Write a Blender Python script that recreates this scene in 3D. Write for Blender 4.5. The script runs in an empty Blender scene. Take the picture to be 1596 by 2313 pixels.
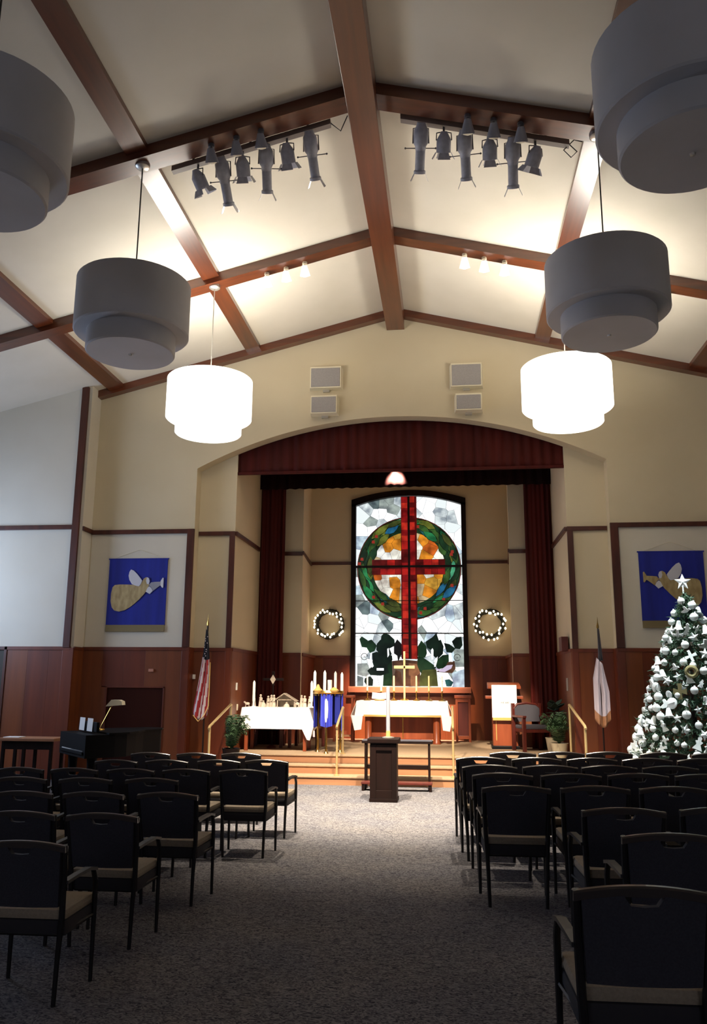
import bpy, bmesh, math, random
from mathutils import Vector, Matrix
random.seed(7)
PI = math.pi
S = bpy.context.scene
COL = S.collection

# ------------------------------------------------------------------ camera
cam_d = bpy.data.cameras.new('camera')
cam = bpy.data.objects.new('camera', cam_d)
COL.objects.link(cam)
cp, cy, cr = 0.2048, -0.1159, 0.0069          # pitch, yaw, roll
fw = Vector((math.sin(cy)*math.cos(cp), math.cos(cy)*math.cos(cp), math.sin(cp)))
rt = Vector((math.cos(cy), -math.sin(cy), 0.0))
up = rt.cross(fw)
rt2 = rt*math.cos(cr) + up*math.sin(cr)
up2 = up*math.cos(cr) - rt*math.sin(cr)
M = Matrix(((rt2.x, up2.x, -fw.x), (rt2.y, up2.y, -fw.y), (rt2.z, up2.z, -fw.z)))
cam.matrix_world = Matrix.Translation((0.8897, 0.0, 1.65)) @ M.to_4x4()
cam_d.sensor_fit = 'VERTICAL'
cam_d.sensor_height = 36.0
cam_d.lens = 36.0*1847.07/2313.0
cam_d.clip_start = 0.05
cam_d.clip_end = 200
S.camera = cam

# ------------------------------------------------------------------ world, exposure, daylight
w = bpy.data.worlds.new('world'); S.world = w
w.use_nodes = True
bg = w.node_tree.nodes['Background']
bg.inputs[0].default_value = (0.45, 0.6, 1.0, 1)
bg.inputs[1].default_value = 0.35
S.view_settings.view_transform = 'Standard'
S.view_settings.look = 'None'
S.view_settings.exposure = 0.0
S.view_settings.gamma = 1.0
S.view_settings.use_curve_mapping = False

def lamp(kind, name, loc, power, color, aim=None, **kw):
    d = bpy.data.lights.new(name, kind)
    d.energy = power; d.color = color
    for k, v in kw.items(): setattr(d, k, v)
    o = bpy.data.objects.new(name, d); COL.objects.link(o); o.location = loc
    if aim is not None:
        o.rotation_euler = (Vector(aim)-Vector(loc)).to_track_quat('-Z', 'Y').to_euler()
    return o
WARM = (1.0, 0.88, 0.70)
# daylight entering through the windows of the side and rear walls
lamp('AREA', 'daylight_side_window', (-8.93, 11.6, 3.3), 200, (0.55, 0.70, 1.0), aim=(0, 11.6, 2.6), shape='RECTANGLE', size=2.6, size_y=1.9)
lamp('AREA', 'daylight_rear_window', (-4.6, -4.9, 2.6), 46, (0.72, 0.80, 1.0), aim=(-4.6, 5, 1.6), shape='RECTANGLE', size=3.0, size_y=2.2)
lamp('AREA', 'daylight_rear_window', (4.6, -4.9, 2.6), 44, (0.80, 0.82, 0.95), aim=(4.6, 5, 1.6), shape='RECTANGLE', size=3.0, size_y=2.2)

# ------------------------------------------------------------------ colours and materials
def lin(c):
    c /= 255.0
    return c/12.92 if c <= 0.04045 else ((c+0.055)/1.055)**2.4
def rgb(r, g, b): return (lin(r), lin(g), lin(b), 1.0)

def mat(name, col, rough=0.6, metal=0.0, emit=None, estr=0.0, col2=None, nscale=(6, 6, 6), ndet=3.0, bump=0.0, bscale=80.0, spec=0.5, coat=0.0, contrast=(0.35, 0.65), trans=0.0, sheen=0.0):
    m = bpy.data.materials.new(name); m.use_nodes = True
    nt = m.node_tree; b = nt.nodes['Principled BSDF']
    b.inputs['Base Color'].default_value = col
    b.inputs['Roughness'].default_value = rough
    b.inputs['Metallic'].default_value = metal
    b.inputs['Specular IOR Level'].default_value = spec
    b.inputs['Coat Weight'].default_value = coat
    b.inputs['Coat Roughness'].default_value = 0.25
    b.inputs['Transmission Weight'].default_value = trans
    b.inputs['Sheen Weight'].default_value = sheen
    if emit:
        b.inputs['Emission Color'].default_value = emit
        b.inputs['Emission Strength'].default_value = estr
    tc = nt.nodes.new('ShaderNodeTexCoord')
    if col2:
        mp = nt.nodes.new('ShaderNodeMapping'); mp.inputs['Scale'].default_value = nscale
        no = nt.nodes.new('ShaderNodeTexNoise'); no.inputs['Scale'].default_value = 1.0; no.inputs['Detail'].default_value = ndet
        cr_ = nt.nodes.new('ShaderNodeValToRGB')
        cr_.color_ramp.elements[0].position = contrast[0]; cr_.color_ramp.elements[1].position = contrast[1]
        cr_.color_ramp.elements[0].color = col; cr_.color_ramp.elements[1].color = col2
        nt.links.new(tc.outputs['Object'], mp.inputs[0]); nt.links.new(mp.outputs[0], no.inputs['Vector'])
        nt.links.new(no.outputs['Fac'], cr_.inputs[0]); nt.links.new(cr_.outputs[0], b.inputs['Base Color'])
    if bump:
        n2 = nt.nodes.new('ShaderNodeTexNoise'); n2.inputs['Scale'].default_value = bscale; n2.inputs['Detail'].default_value = 2.0
        bp = nt.nodes.new('ShaderNodeBump'); bp.inputs['Strength'].default_value = bump; bp.inputs['Distance'].default_value = 0.01
        nt.links.new(tc.outputs['Object'], n2.inputs['Vector']); nt.links.new(n2.outputs['Fac'], bp.inputs['Height']); nt.links.new(bp.outputs[0], b.inputs['Normal'])
    return m

M_CEIL = mat('ceiling_paint', rgb(222, 214, 198), 0.8, col2=rgb(216, 208, 191), nscale=(1.2, 1.2, 1.2), bump=0.05, bscale=120)
M_WALL = mat('cream_wall_paint', rgb(207, 193, 162), 0.8, col2=rgb(202, 187, 155), nscale=(0.8, 0.8, 0.8), bump=0.04, bscale=120)
M_WALL2 = mat('pale_panel_paint', rgb(212, 205, 188), 0.75, col2=rgb(207, 199, 181), nscale=(0.8, 0.8, 0.8), bump=0.04, bscale=120)
M_BEAM_Y = mat('beam_wood_lengthwise', rgb(104, 50, 22), 0.30, col2=rgb(80, 37, 17), nscale=(14, 0.7, 14), ndet=5, spec=0.6, coat=0.5, contrast=(0.3, 0.7))
M_BEAM_X = mat('beam_wood_crosswise', rgb(104, 50, 22), 0.30, col2=rgb(80, 37, 17), nscale=(0.7, 14, 14), ndet=5, spec=0.6, coat=0.5, contrast=(0.3, 0.7))
M_WAIN = mat('wainscot_wood', rgb(126, 67, 32), 0.42, col2=rgb(104, 53, 26), nscale=(7, 7, 0.5), ndet=5, contrast=(0.3, 0.7))
M_WAIN2 = mat('wainscot_wood_dark', rgb(112, 50, 24), 0.42, col2=rgb(92, 40, 20), nscale=(7, 7, 0.5), ndet=5, contrast=(0.3, 0.7))
M_TRIM = mat('trim_wood', rgb(84, 40, 24), 0.42, col2=rgb(66, 31, 19), nscale=(8, 8, 1.5), ndet=4)
M_DARKWOOD = mat('dark_walnut', rgb(26, 10, 6), 0.5, col2=rgb(18, 7, 4), nscale=(10, 10, 0.8), ndet=4, spec=0.2)
M_CHERRY = mat('cherry_wood', rgb(150, 74, 42), 0.35, col2=rgb(126, 58, 32), nscale=(9, 9, 0.8), ndet=4)
M_RISER = mat('step_riser_wood', rgb(168, 118, 82), 0.5, col2=rgb(150, 102, 70), nscale=(0.8, 8, 8), ndet=3)
M_STAGEC = mat('stage_carpet', rgb(168, 140, 110), 0.95, col2=rgb(158, 131, 102), nscale=(40, 40, 40), bump=0.3, bscale=300)
M_VELVET = mat('dark_red_velvet', rgb(74, 17, 10), 0.75, col2=rgb(58, 13, 8), nscale=(9, 9, 0.4), ndet=3, spec=0.2)
M_TEASER = mat('black_red_velvet', rgb(26, 6, 5), 0.85, col2=rgb(20, 5, 4), nscale=(9, 9, 0.4), spec=0.1)
M_SHADE = mat('grey_drum_shade', rgb(196, 194, 196), 0.8, col2=rgb(190, 188, 188), nscale=(2, 2, 2), bump=0.04, bscale=200)
M_SHADELIT = mat('lit_drum_shade', rgb(240, 236, 226), 0.8, emit=(1.0, 0.97, 0.92, 1), estr=1.75)
M_METALW = mat('brushed_nickel', rgb(200, 196, 188), 0.35, 0.8)
M_CORD = mat('dark_cord', rgb(60, 54, 48), 0.5)
M_GREYM = mat('grey_painted_steel', rgb(198, 198, 206), 0.5, 0.0, col2=rgb(182, 182, 190), nscale=(20, 20, 20))
M_DGREYM = mat('dark_grey_steel', rgb(96, 92, 94), 0.5, 0.0)
M_BATTEN = mat('batten_grey_brown', rgb(128, 116, 110), 0.5, 0.0)
M_BLACKM = mat('black_metal', rgb(16, 15, 17), 0.4, 0.3)
M_BRASS = mat('brass', rgb(205, 165, 88), 0.25, 1.0)
M_RAIL = mat('satin_gold_rail', rgb(214, 184, 128), 0.35, 0.55)
M_CREAMP = mat('cream_plastic', rgb(226, 216, 188), 0.5)
M_GRILLE = mat('speaker_grille_cloth', rgb(158, 152, 148), 0.85, col2=rgb(150, 144, 140), nscale=(60, 60, 60), bump=0.2, bscale=500)
M_CHAIRF = mat('black_frame_lacquer', rgb(22, 19, 20), 0.42, 0.0, spec=0.4)
M_RAILTOP = mat('dark_polished_rail', rgb(46, 38, 36), 0.28, spec=0.8, coat=0.3)
M_CHAIRB = mat('charcoal_back_fabric', rgb(50, 48, 56), 0.9, col2=rgb(43, 41, 49), nscale=(120, 120, 120), bump=0.2, bscale=600)
M_SEAT = mat('taupe_seat_fabric', rgb(150, 134, 114), 0.9, col2=rgb(138, 123, 104), nscale=(90, 90, 90), bump=0.2, bscale=600)
M_SEATS = mat('seat_side_shade', rgb(40, 36, 40), 0.9)  # dark colour stands for the shade on the seat's sides
M_PIANO = mat('black_piano_lacquer', rgb(7, 6, 7), 0.6, spec=0.08)
M_PAPER = mat('white_paper', rgb(238, 234, 226), 0.7)
M_LINEN = mat('white_linen', rgb(244, 242, 238), 0.75, bump=0.08, bscale=60)
M_GOLDTR = mat('gold_trim_cloth', rgb(214, 170, 96), 0.5, 0.2)
M_CANDLE = mat('white_wax', rgb(244, 240, 230), 0.5, emit=(1, 0.95, 0.86, 1), estr=0.0)
M_CREAMC = mat('cream_wax', rgb(226, 196, 140), 0.5)
M_FLAME = mat('candle_flame', rgb(255, 210, 130), 0.5, emit=(1, 0.75, 0.4, 1), estr=3.0)
M_BLUE = mat('royal_blue_cloth', rgb(20, 36, 150), 0.75, col2=rgb(15, 28, 128), nscale=(7, 7, 0.6), bump=0.1, bscale=60)
M_BLUE2 = mat('violet_blue_satin', rgb(66, 76, 196), 0.5, col2=rgb(54, 62, 176), nscale=(8, 8, 0.6))
M_NAVY = mat('navy_cloth', rgb(20, 20, 34), 0.8)
M_RED = mat('flag_red', rgb(150, 34, 40), 0.8)
M_WHITEC = mat('flag_white', rgb(196, 182, 188), 0.8)
M_GOLDC = mat('gold_lame', rgb(186, 166, 118), 0.5, 0.15, col2=rgb(158, 136, 90), nscale=(14, 4, 6), bump=0.2, bscale=40)
M_TANC = mat('olive_hem', rgb(126, 112, 78), 0.8)
M_SILVERC = mat('silver_white_cloth', rgb(206, 206, 212), 0.5, 0.1)
M_PINE = mat('pine_green', rgb(62, 92, 66), 0.8, col2=rgb(38, 64, 48), nscale=(7, 7, 7))
M_WREATHG = mat('dark_wreath_green', rgb(34, 34, 20), 0.8, col2=rgb(22, 22, 14), nscale=(20, 20, 20))
M_ORN = mat('white_ornament', rgb(236, 242, 240), 0.45, col2=rgb(220, 230, 228), nscale=(20, 20, 20))
M_ORNG = mat('gold_ornament', rgb(140, 134, 92), 0.5, 0.1)
M_FERN = mat('fern_green', rgb(46, 74, 36), 0.65, col2=rgb(32, 54, 26), nscale=(9, 9, 9))
M_POT = mat('stoneware_pot', rgb(180, 166, 138), 0.6)
M_GREENUP = mat('dark_green_upholstery', rgb(28, 48, 36), 0.9)
M_GREYUP = mat('slate_grey_upholstery', rgb(70, 66, 72), 0.9)
M_REDWOOD = mat('red_stained_wood', rgb(92, 32, 21), 0.45, col2=rgb(74, 25, 17), nscale=(9, 9, 0.8))
M_BULB = mat('warm_string_bulb', rgb(255, 240, 210), 0.4, emit=(1, 0.84, 0.58, 1), estr=6.0)
M_LAMPLIT = mat('lit_lamp_glass', rgb(255, 250, 240), 0.4, emit=(1, 0.95, 0.88, 1), estr=7.0)
M_BELLLIT = mat('glowing_bell_glass', rgb(250, 246, 240), 0.4, emit=(1, 0.96, 0.92, 1), estr=1.1)
M_SILL = mat('pale_cherry_sill', rgb(142, 88, 58), 0.5, col2=rgb(124, 72, 46), nscale=(0.8, 9, 9))
M_THERM = mat('rosy_beige_plastic', rgb(190, 130, 104), 0.5)
M_STONEW = mat('pale_figurine_stone', rgb(206, 190, 172), 0.8, col2=rgb(188, 170, 152), nscale=(30, 30, 30))
M_STABLE = mat('weathered_stable_wood', rgb(166, 150, 132), 0.85, col2=rgb(136, 120, 104), nscale=(30, 30, 6))
M_GREYGL = mat('frosted_white_glass', rgb(150, 150, 158), 0.35)
M_LEAD = mat('black_lead_came', rgb(30, 20, 16), 0.5, 0.3)
M_INK = mat('black_ink', rgb(40, 36, 36), 0.8)
M_DOOR = mat('dark_door_wood', rgb(58, 25, 16), 0.8, col2=rgb(50, 21, 14), nscale=(3, 3, 0.5), spec=0.1)
M_DGREEN = mat('dark_olive_door', rgb(46, 40, 24), 0.6)
M_DISH = mat('clear_glassware', rgb(230, 232, 236), 0.1, spec=0.8)

def carpet():
    m = bpy.data.materials.new('grey_loop_carpet'); m.use_nodes = True
    nt = m.node_tree; b = nt.nodes['Principled BSDF']
    b.inputs['Roughness'].default_value = 0.95; b.inputs['Specular IOR Level'].default_value = 0.15
    tc = nt.nodes.new('ShaderNodeTexCoord')
    n1 = nt.nodes.new('ShaderNodeTexNoise'); n1.inputs['Scale'].default_value = 27; n1.inputs['Detail'].default_value = 4; n1.inputs['Distortion'].default_value = 2.0
    mp = nt.nodes.new('ShaderNodeMapping'); mp.inputs['Scale'].default_value = (1.0, 1.8, 1.0); mp.inputs['Rotation'].default_value = (0, 0, 0.5)
    r1 = nt.nodes.new('ShaderNodeValToRGB')
    r1.color_ramp.elements[0].position = 0.38; r1.color_ramp.elements[0].color = rgb(60, 58, 65)
    r1.color_ramp.elements[1].position = 0.60; r1.color_ramp.elements[1].color = rgb(140, 136, 136)
    n2 = nt.nodes.new('ShaderNodeTexNoise'); n2.inputs['Scale'].default_value = 1.6; n2.inputs['Detail'].default_value = 3
    r2 = nt.nodes.new('ShaderNodeValToRGB')
    r2.color_ramp.elements[0].position = 0.3; r2.color_ramp.elements[0].color = (0.78, 0.80, 0.86, 1)
    r2.color_ramp.elements[1].position = 0.7; r2.color_ramp.elements[1].color = (1.0, 0.98, 0.95, 1)
    mx = nt.nodes.new('ShaderNodeMix'); mx.data_type = 'RGBA'; mx.blend_type = 'MULTIPLY'; mx.inputs[0].default_value = 1.0
    bp = nt.nodes.new('ShaderNodeBump'); bp.inputs['Strength'].default_value = 0.7; bp.inputs['Distance'].default_value = 0.012
    L = nt.links
    L.new(tc.outputs['Object'], mp.inputs[0]); L.new(mp.outputs[0], n1.inputs['Vector']); L.new(tc.outputs['Object'], n2.inputs['Vector'])
    L.new(n1.outputs['Fac'], r1.inputs[0]); L.new(n2.outputs['Fac'], r2.inputs[0])
    L.new(r1.outputs[0], mx.inputs[6]); L.new(r2.outputs[0], mx.inputs[7]); L.new(mx.outputs[2], b.inputs['Base Color'])
    L.new(n1.outputs['Fac'], bp.inputs['Height']); L.new(bp.outputs[0], b.inputs['Normal'])
    return m
M_CARPET = carpet()

# ------------------------------------------------------------------ mesh helpers
class MB:
    def __init__(s): s.v = []; s.f = []; s.mi = []
    def add(s, vs, fs, mi=0):
        n = len(s.v); s.v += [tuple(p) for p in vs]
        for f in fs: s.f.append(tuple(i+n for i in f)); s.mi.append(mi)
        return s
    def box(s, a, b, mi=0):
        x0, x1 = sorted((a[0], b[0])); y0, y1 = sorted((a[1], b[1])); z0, z1 = sorted((a[2], b[2]))
        return s.add([(x0,y0,z0),(x1,y0,z0),(x1,y1,z0),(x0,y1,z0),(x0,y0,z1),(x1,y0,z1),(x1,y1,z1),(x0,y1,z1)],
              [(0,3,2,1),(4,5,6,7),(0,1,5,4),(1,2,6,5),(2,3,7,6),(3,0,4,7)], mi)
    def bev(s, a, b, r=0.01, mi=0):            # box with chamfered edges
        x0, x1 = sorted((a[0], b[0])); y0, y1 = sorted((a[1], b[1])); z0, z1 = sorted((a[2], b[2]))
        r = min(r, (x1-x0)/2.01, (y1-y0)/2.01, (z1-z0)/2.01)
        bm = bmesh.new(); bmesh.ops.create_cube(bm, size=1)
        for v in bm.verts: v.co = Vector(((x0+x1)/2+v.co.x*(x1-x0), (y0+y1)/2+v.co.y*(y1-y0), (z0+z1)/2+v.co.z*(z1-z0)))
        bmesh.ops.bevel(bm, geom=bm.edges[:], offset=r, segments=2, affect='EDGES', profile=0.6)
        bm.verts.index_update()
        s.add([v.co[:] for v in bm.verts], [[v.index for v in f.verts] for f in bm.faces], mi); bm.free(); return s
    def tube(s, pts, r, n=8, mi=0, caps=True):
        pts = [Vector(p) for p in pts]; rs = r if isinstance(r, (list, tuple)) else [r]*len(pts)
        vs = []; fs = []; ref = None
        for i, p in enumerate(pts):
            t = (pts[min(i+1, len(pts)-1)]-pts[max(i-1, 0)]).normalized()
            if ref is None: ref = Vector((0,0,1)) if abs(t.z) < 0.9 else Vector((1,0,0))
            u = t.cross(ref)
            if u.length < 1e-5: u = t.orthogonal()
            u.normalize(); vv = u.cross(t).normalized(); ref = vv
            for k in range(n):
                a = 2*PI*k/n; vs.append(p+(u*math.cos(a)+vv*math.sin(a))*rs[i])
        for i in range(len(pts)-1):
            for k in range(n):
                k2 = (k+1) % n; fs.append((i*n+k, i*n+k2, (i+1)*n+k2, (i+1)*n+k))
        if caps:
            fs.append(tuple(range(n-1, -1, -1))); fs.append(tuple((len(pts)-1)*n+k for k in range(n)))
        return s.add(vs, fs, mi)
    def lathe(s, prof, c=(0,0,0), n=16, mi=0, axis=None):   # profile of (radius, height)
        vs = []; fs = []; c = Vector(c)
        q = Vector((0,0,1)).rotation_difference(Vector(axis)) if axis is not None else None
        for r, z in prof:
            for k in range(n):
                a = 2*PI*k/n; p = Vector((r*math.cos(a), r*math.sin(a), z))
                if q: p = q @ p
                vs.append(c+p)
        m = len(prof)
        for i in range(m-1):
            for k in range(n):
                k2 = (k+1) % n; fs.append((i*n+k, i*n+k2, (i+1)*n+k2, (i+1)*n+k))
        if prof[0][0] > 1e-4: fs.append(tuple(range(n-1, -1, -1)))
        if prof[-1][0] > 1e-4: fs.append(tuple((m-1)*n+k for k in range(n)))
        return s.add(vs, fs, mi)
    def prism(s, poly, d0, d1, plane='XZ', mi=0):            # polygon extruded along the third axis
        def P(u, v, d): return (u, d, v) if plane == 'XZ' else (u, v, d) if plane == 'XY' else (d, u, v)
        n = len(poly)
        vs = [P(u, v, d0) for u, v in poly]+[P(u, v, d1) for u, v in poly]
        fs = [tuple(range(n)), tuple(range(2*n-1, n-1, -1))]+[(i, i+n, (i+1) % n+n, (i+1) % n) for i in range(n)]
        return s.add(vs, fs, mi)
    def ball(s, c, r, n=10, mi=0, sc=(1,1,1)):
        m = max(4, n//2); vs = []; fs = []; c = Vector(c)
        for i in range(1, m):
            t = PI*i/m
            for k in range(n):
                a = 2*PI*k/n; vs.append((c.x+sc[0]*r*math.sin(t)*math.cos(a), c.y+sc[1]*r*math.sin(t)*math.sin(a), c.z+sc[2]*r*math.cos(t)))
        vs.append((c.x, c.y, c.z+sc[2]*r)); vs.append((c.x, c.y, c.z-sc[2]*r)); T = len(vs)-2
        for i in range(m-2):
            for k in range(n):
                k2 = (k+1) % n; fs.append((i*n+k, (i+1)*n+k, (i+1)*n+k2, i*n+k2))
        for k in range(n):
            k2 = (k+1) % n; fs.append((T, k, k2)); fs.append((T+1, (m-2)*n+k2, (m-2)*n+k))
        return s.add(vs, fs, mi)
    def xf(s, mtx):
        s.v = [tuple(mtx @ Vector(p)) for p in s.v]; return s
    def mesh(s, name, mats, smooth=False):
        me = bpy.data.meshes.new(name); me.from_pydata(s.v, [], s.f)
        for m in (mats if isinstance(mats, (list, tuple)) else [mats]): me.materials.append(m)
        me.polygons.foreach_set('material_index', s.mi)
        bm = bmesh.new(); bm.from_mesh(me); bmesh.ops.recalc_face_normals(bm, faces=bm.faces[:]); bm.to_mesh(me); bm.free()
        if smooth:
            me.polygons.foreach_set('use_smooth', [True]*len(me.polygons))
            me.set_sharp_from_angle(angle=0.7)
        me.update(); return me
    def build(s, name, mats, parent=None, smooth=False, loc=None):
        o = bpy.data.objects.new(name, s.mesh(name, mats, smooth)); COL.objects.link(o)
        if parent: o.parent = parent
        if loc is not None: o.location = loc
        return o

def tag(o, label, cat, group=None, kind=None):
    if label: o['label'] = label
    if cat: o['category'] = cat
    if group: o['group'] = group
    if kind: o['kind'] = kind
    return o
def thing(name, label, cat, loc=(0,0,0), rz=0.0, group=None):
    o = bpy.data.objects.new(name, None); COL.objects.link(o); o.empty_display_size = 0.1
    o.location = loc; o.rotation_euler = (0, 0, rz)
    return tag(o, label, cat, group)
def struct(name, mb, m, parent=None, smooth=False):
    o = mb.build(name, m, parent, smooth)
    if parent is None: o['kind'] = 'structure'
    return o
def sroot(name):
    o = bpy.data.objects.new(name, None); COL.objects.link(o); o['kind'] = 'structure'; return o
def dup(root, loc, rz=0.0, label=None, group=None, sc=None):
    r = root.copy(); COL.objects.link(r); r.location = loc; r.rotation_euler = (0, 0, rz)
    if label: r['label'] = label
    if group: r['group'] = group
    if sc: r.scale = sc
    for ch in list(root.children):
        c = ch.copy(); COL.objects.link(c); c.parent = r
        for g in ch.children:
            d = g.copy(); COL.objects.link(d); d.parent = c
    return r

# ------------------------------------------------------------------ the hall
ZA, SL = 8.44, 0.253
def zc(x): return ZA-SL*abs(x)
YF, YR, YJ, YB = 14.2, 14.46, 16.4, 18.64
XW, YBACK, YWING = 9.0, -5.0, 13.8
ARC_R, ARC_C = 7.97, 6.385-7.97
def arch(x): return ARC_C+math.sqrt(max(0, ARC_R**2-x*x))

struct('floor', MB().box((-XW-0.2, YBACK-0.2, -0.1), (XW+0.2, 19.2, 0)), M_CARPET)
cl = MB()
for sgn in (-1, 1):
    cl.prism([(0, ZA), (sgn*(XW+0.3), zc(XW+0.3)), (sgn*(XW+0.3), zc(XW+0.3)+0.15), (0, ZA+0.15)], YBACK-0.2, 14.7)
struct('ceiling', cl, M_CEIL)

# front wall with its arch
def topz(x): return zc(x)+0.05
wf = MB()
def strip(mb, x0, x1, zb0, zb1, y0, y1):
    mb.prism([(x0, zb0), (x1, zb1), (x1, topz(x1)), (x0, topz(x0))], y0, y1)
strip(wf, -5.62, -3.67, 0, 0, YF, YR)
strip(wf, 3.67, 5.62, 0, 0, YF, YR)
N = 56
for i in range(N):
    x0 = -3.67+7.34*i/N; x1 = -3.67+7.34*(i+1)/N
    strip(wf, x0, x1, arch(x0), arch(x1), YF, YR)
struct('wall_front', wf, M_WALL)
# recessed piers beside the opening, jambs, chancel shell
for sgn in (-1, 1):
    rec = MB()
    rec.box((sgn*2.98, YR, 0), (sgn*3.9, YR+0.12, 6.7))
    rec.box((sgn*2.98, YR+0.12, 0), (sgn*3.12, YJ+0.6, 6.7))
    struct('wall_left_recess' if sgn < 0 else 'wall_right_recess', rec, M_WALL)
for sgn in (-1, 1):
    ch = MB()
    ch.box((sgn*2.15, 16.9, 0), (sgn*3.12, 17.02, 6.7))
    ch.prism([(sgn*2.15, 17.02), (sgn*2.28, YB), (sgn*2.42, YB), (sgn*2.27, 17.02)], 0, 6.7, 'XY')
    struct('wall_left_chancel' if sgn < 0 else 'wall_right_chancel', ch, M_WALL)
wb = MB()
wb.box((-2.45, YB, 0), (-1.22, YB+0.15, 6.7)); wb.box((1.22, YB, 0), (2.45, YB+0.15, 6.7))
wb.box((-1.22, YB, 0), (1.22, YB+0.15, 1.50)); 
for i in range(24):
    x0 = -1.22+2.44*i/24; x1 = -1.22+2.44*(i+1)/24
    g = lambda x: 5.93-0.225*(x/1.22)**2
    wb.prism([(x0, g(x0)), (x1, g(x1)), (x1, 6.7), (x0, 6.7)], YB, YB+0.15)
struct('wall_back', wb, M_WALL)
struct('ceiling_chancel', MB().box((-3.3, YR+0.1, 6.6), (3.3, YB+0.2, 6.72)), M_CEIL)

# wing walls, returns, side and rear walls
wl = MB()
for sgn in (-1, 1):
    m_ = MB()
    m_.prism([(sgn*5.62, 0), (sgn*(XW+0.1), 0), (sgn*(XW+0.1), topz(XW+0.1)), (sgn*5.62, topz(5.62))], YWING, YWING+0.15)
    m_.prism([(sgn*5.62, 0), (sgn*5.80, 0), (sgn*5.80, topz(5.8)), (sgn*5.62, topz(5.62))], YWING+0.15, YR)
    struct('wall_left_wing' if sgn < 0 else 'wall_right_wing', m_, M_WALL2)
sw = MB()
zt = topz(XW)
sw.box((-XW-0.15, YBACK, 0), (-XW, 10.2, zt)); sw.box((-XW-0.15, 13.0, 0), (-XW, YWING+0.1, zt))
sw.box((-XW-0.15, 10.2, 0), (-XW, 13.0, 2.3)); sw.box((-XW-0.15, 10.2, 4.9), (-XW, 13.0, zt))
struct('wall_left', sw, M_WALL2)
struct('wall_right', MB().box((XW, YBACK, 0), (XW+0.15, YWING+0.1, zt)), M_WALL2)
rw = MB()
def rear(x0, x1, z0, z1=None):
    rw.prism([(x0, z0), (x1, z0), (x1, z1 if z1 else topz(x1)), (x0, z1 if z1 else topz(x0))], YBACK-0.15, YBACK)
rear(-XW, -6.2, 0); rear(-6.2, -3.0, 0, 1.4); rear(-6.2, -3.0, 3.8); rear(-3.0, 0, 0); rear(0, 3.0, 0); rear(3.0, 6.2, 0, 1.4); rear(3.0, 6.2, 3.8); rear(6.2, XW, 0)
struct('wall_rear', rw, M_WALL2)
for i, (x0, x1) in enumerate(((-6.2, -3.0), (3.0, 6.2))):
    r = sroot('window_%d' % (i+2))
    f = MB()
    for x in (x0, (x0+x1)/2-0.03, x1-0.06): f.box((x, YBACK-0.12, 1.4), (x+0.06, YBACK-0.04, 3.8))
    for z in (1.4, 2.57, 3.74): f.box((x0, YBACK-0.12, z), (x1, YBACK-0.04, z+0.06))
    f.build('window_frame', M_TRIM, r)
r = sroot('window_4')
f = MB()
for y in (10.2, 11.1, 12.0, 12.94): f.box((-XW-0.12, y, 2.3), (-XW-0.04, y+0.06, 4.9))
for z in (2.3, 3.57, 4.84): f.box((-XW-0.12, 10.2, z), (-XW-0.04, 13.0, z+0.06))
f.build('window_frame', M_TRIM, r)

# ------------------------------------------------------------------ beams
def xbeam(y0, y1, xe, depth):
    b = MB()
    for sgn in (-1, 1):
        b.prism([(0, zc(0)+0.02), (sgn*xe, zc(xe)+0.02), (sgn*xe, zc(xe)-depth), (0, zc(0)-depth)], y0, y1)
    return b
for y0, y1 in ((8.17, 8.445), (11.235, 11.48), (5.11, 5.385), (2.05, 2.32), (-1.0, -0.73)):
    struct('ceiling_beam', xbeam(y0, y1, XW, 0.15), M_BEAM_X)
struct('ceiling_beam', xbeam(14.04, 14.2, 5.72, 0.135), M_BEAM_X)
ys = [YBACK, -1.0, -0.73, 2.05, 2.32, 5.11, 5.385, 8.17, 8.445, 11.235, 11.48, 14.04]
for sx in (-1, 1):
    for x0, x1 in ((2.52, 2.77), (5.14, 5.40)):
        b = MB()
        for k in range(0, len(ys), 2):
            b.prism([(sx*x0, zc(x0)+0.02), (sx*x1, zc(x1)+0.02), (sx*x1, zc(x1)-0.07), (sx*x0, zc(x0)-0.07)], ys[k], ys[k+1])
        struct('ceiling_purlin', b, M_BEAM_Y)['kind'] = 'structure'
struct('ridge_beam', MB().bev((-0.165, YBACK, 8.065), (0.165, YF, 8.50), 0.006), M_BEAM_Y)

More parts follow.
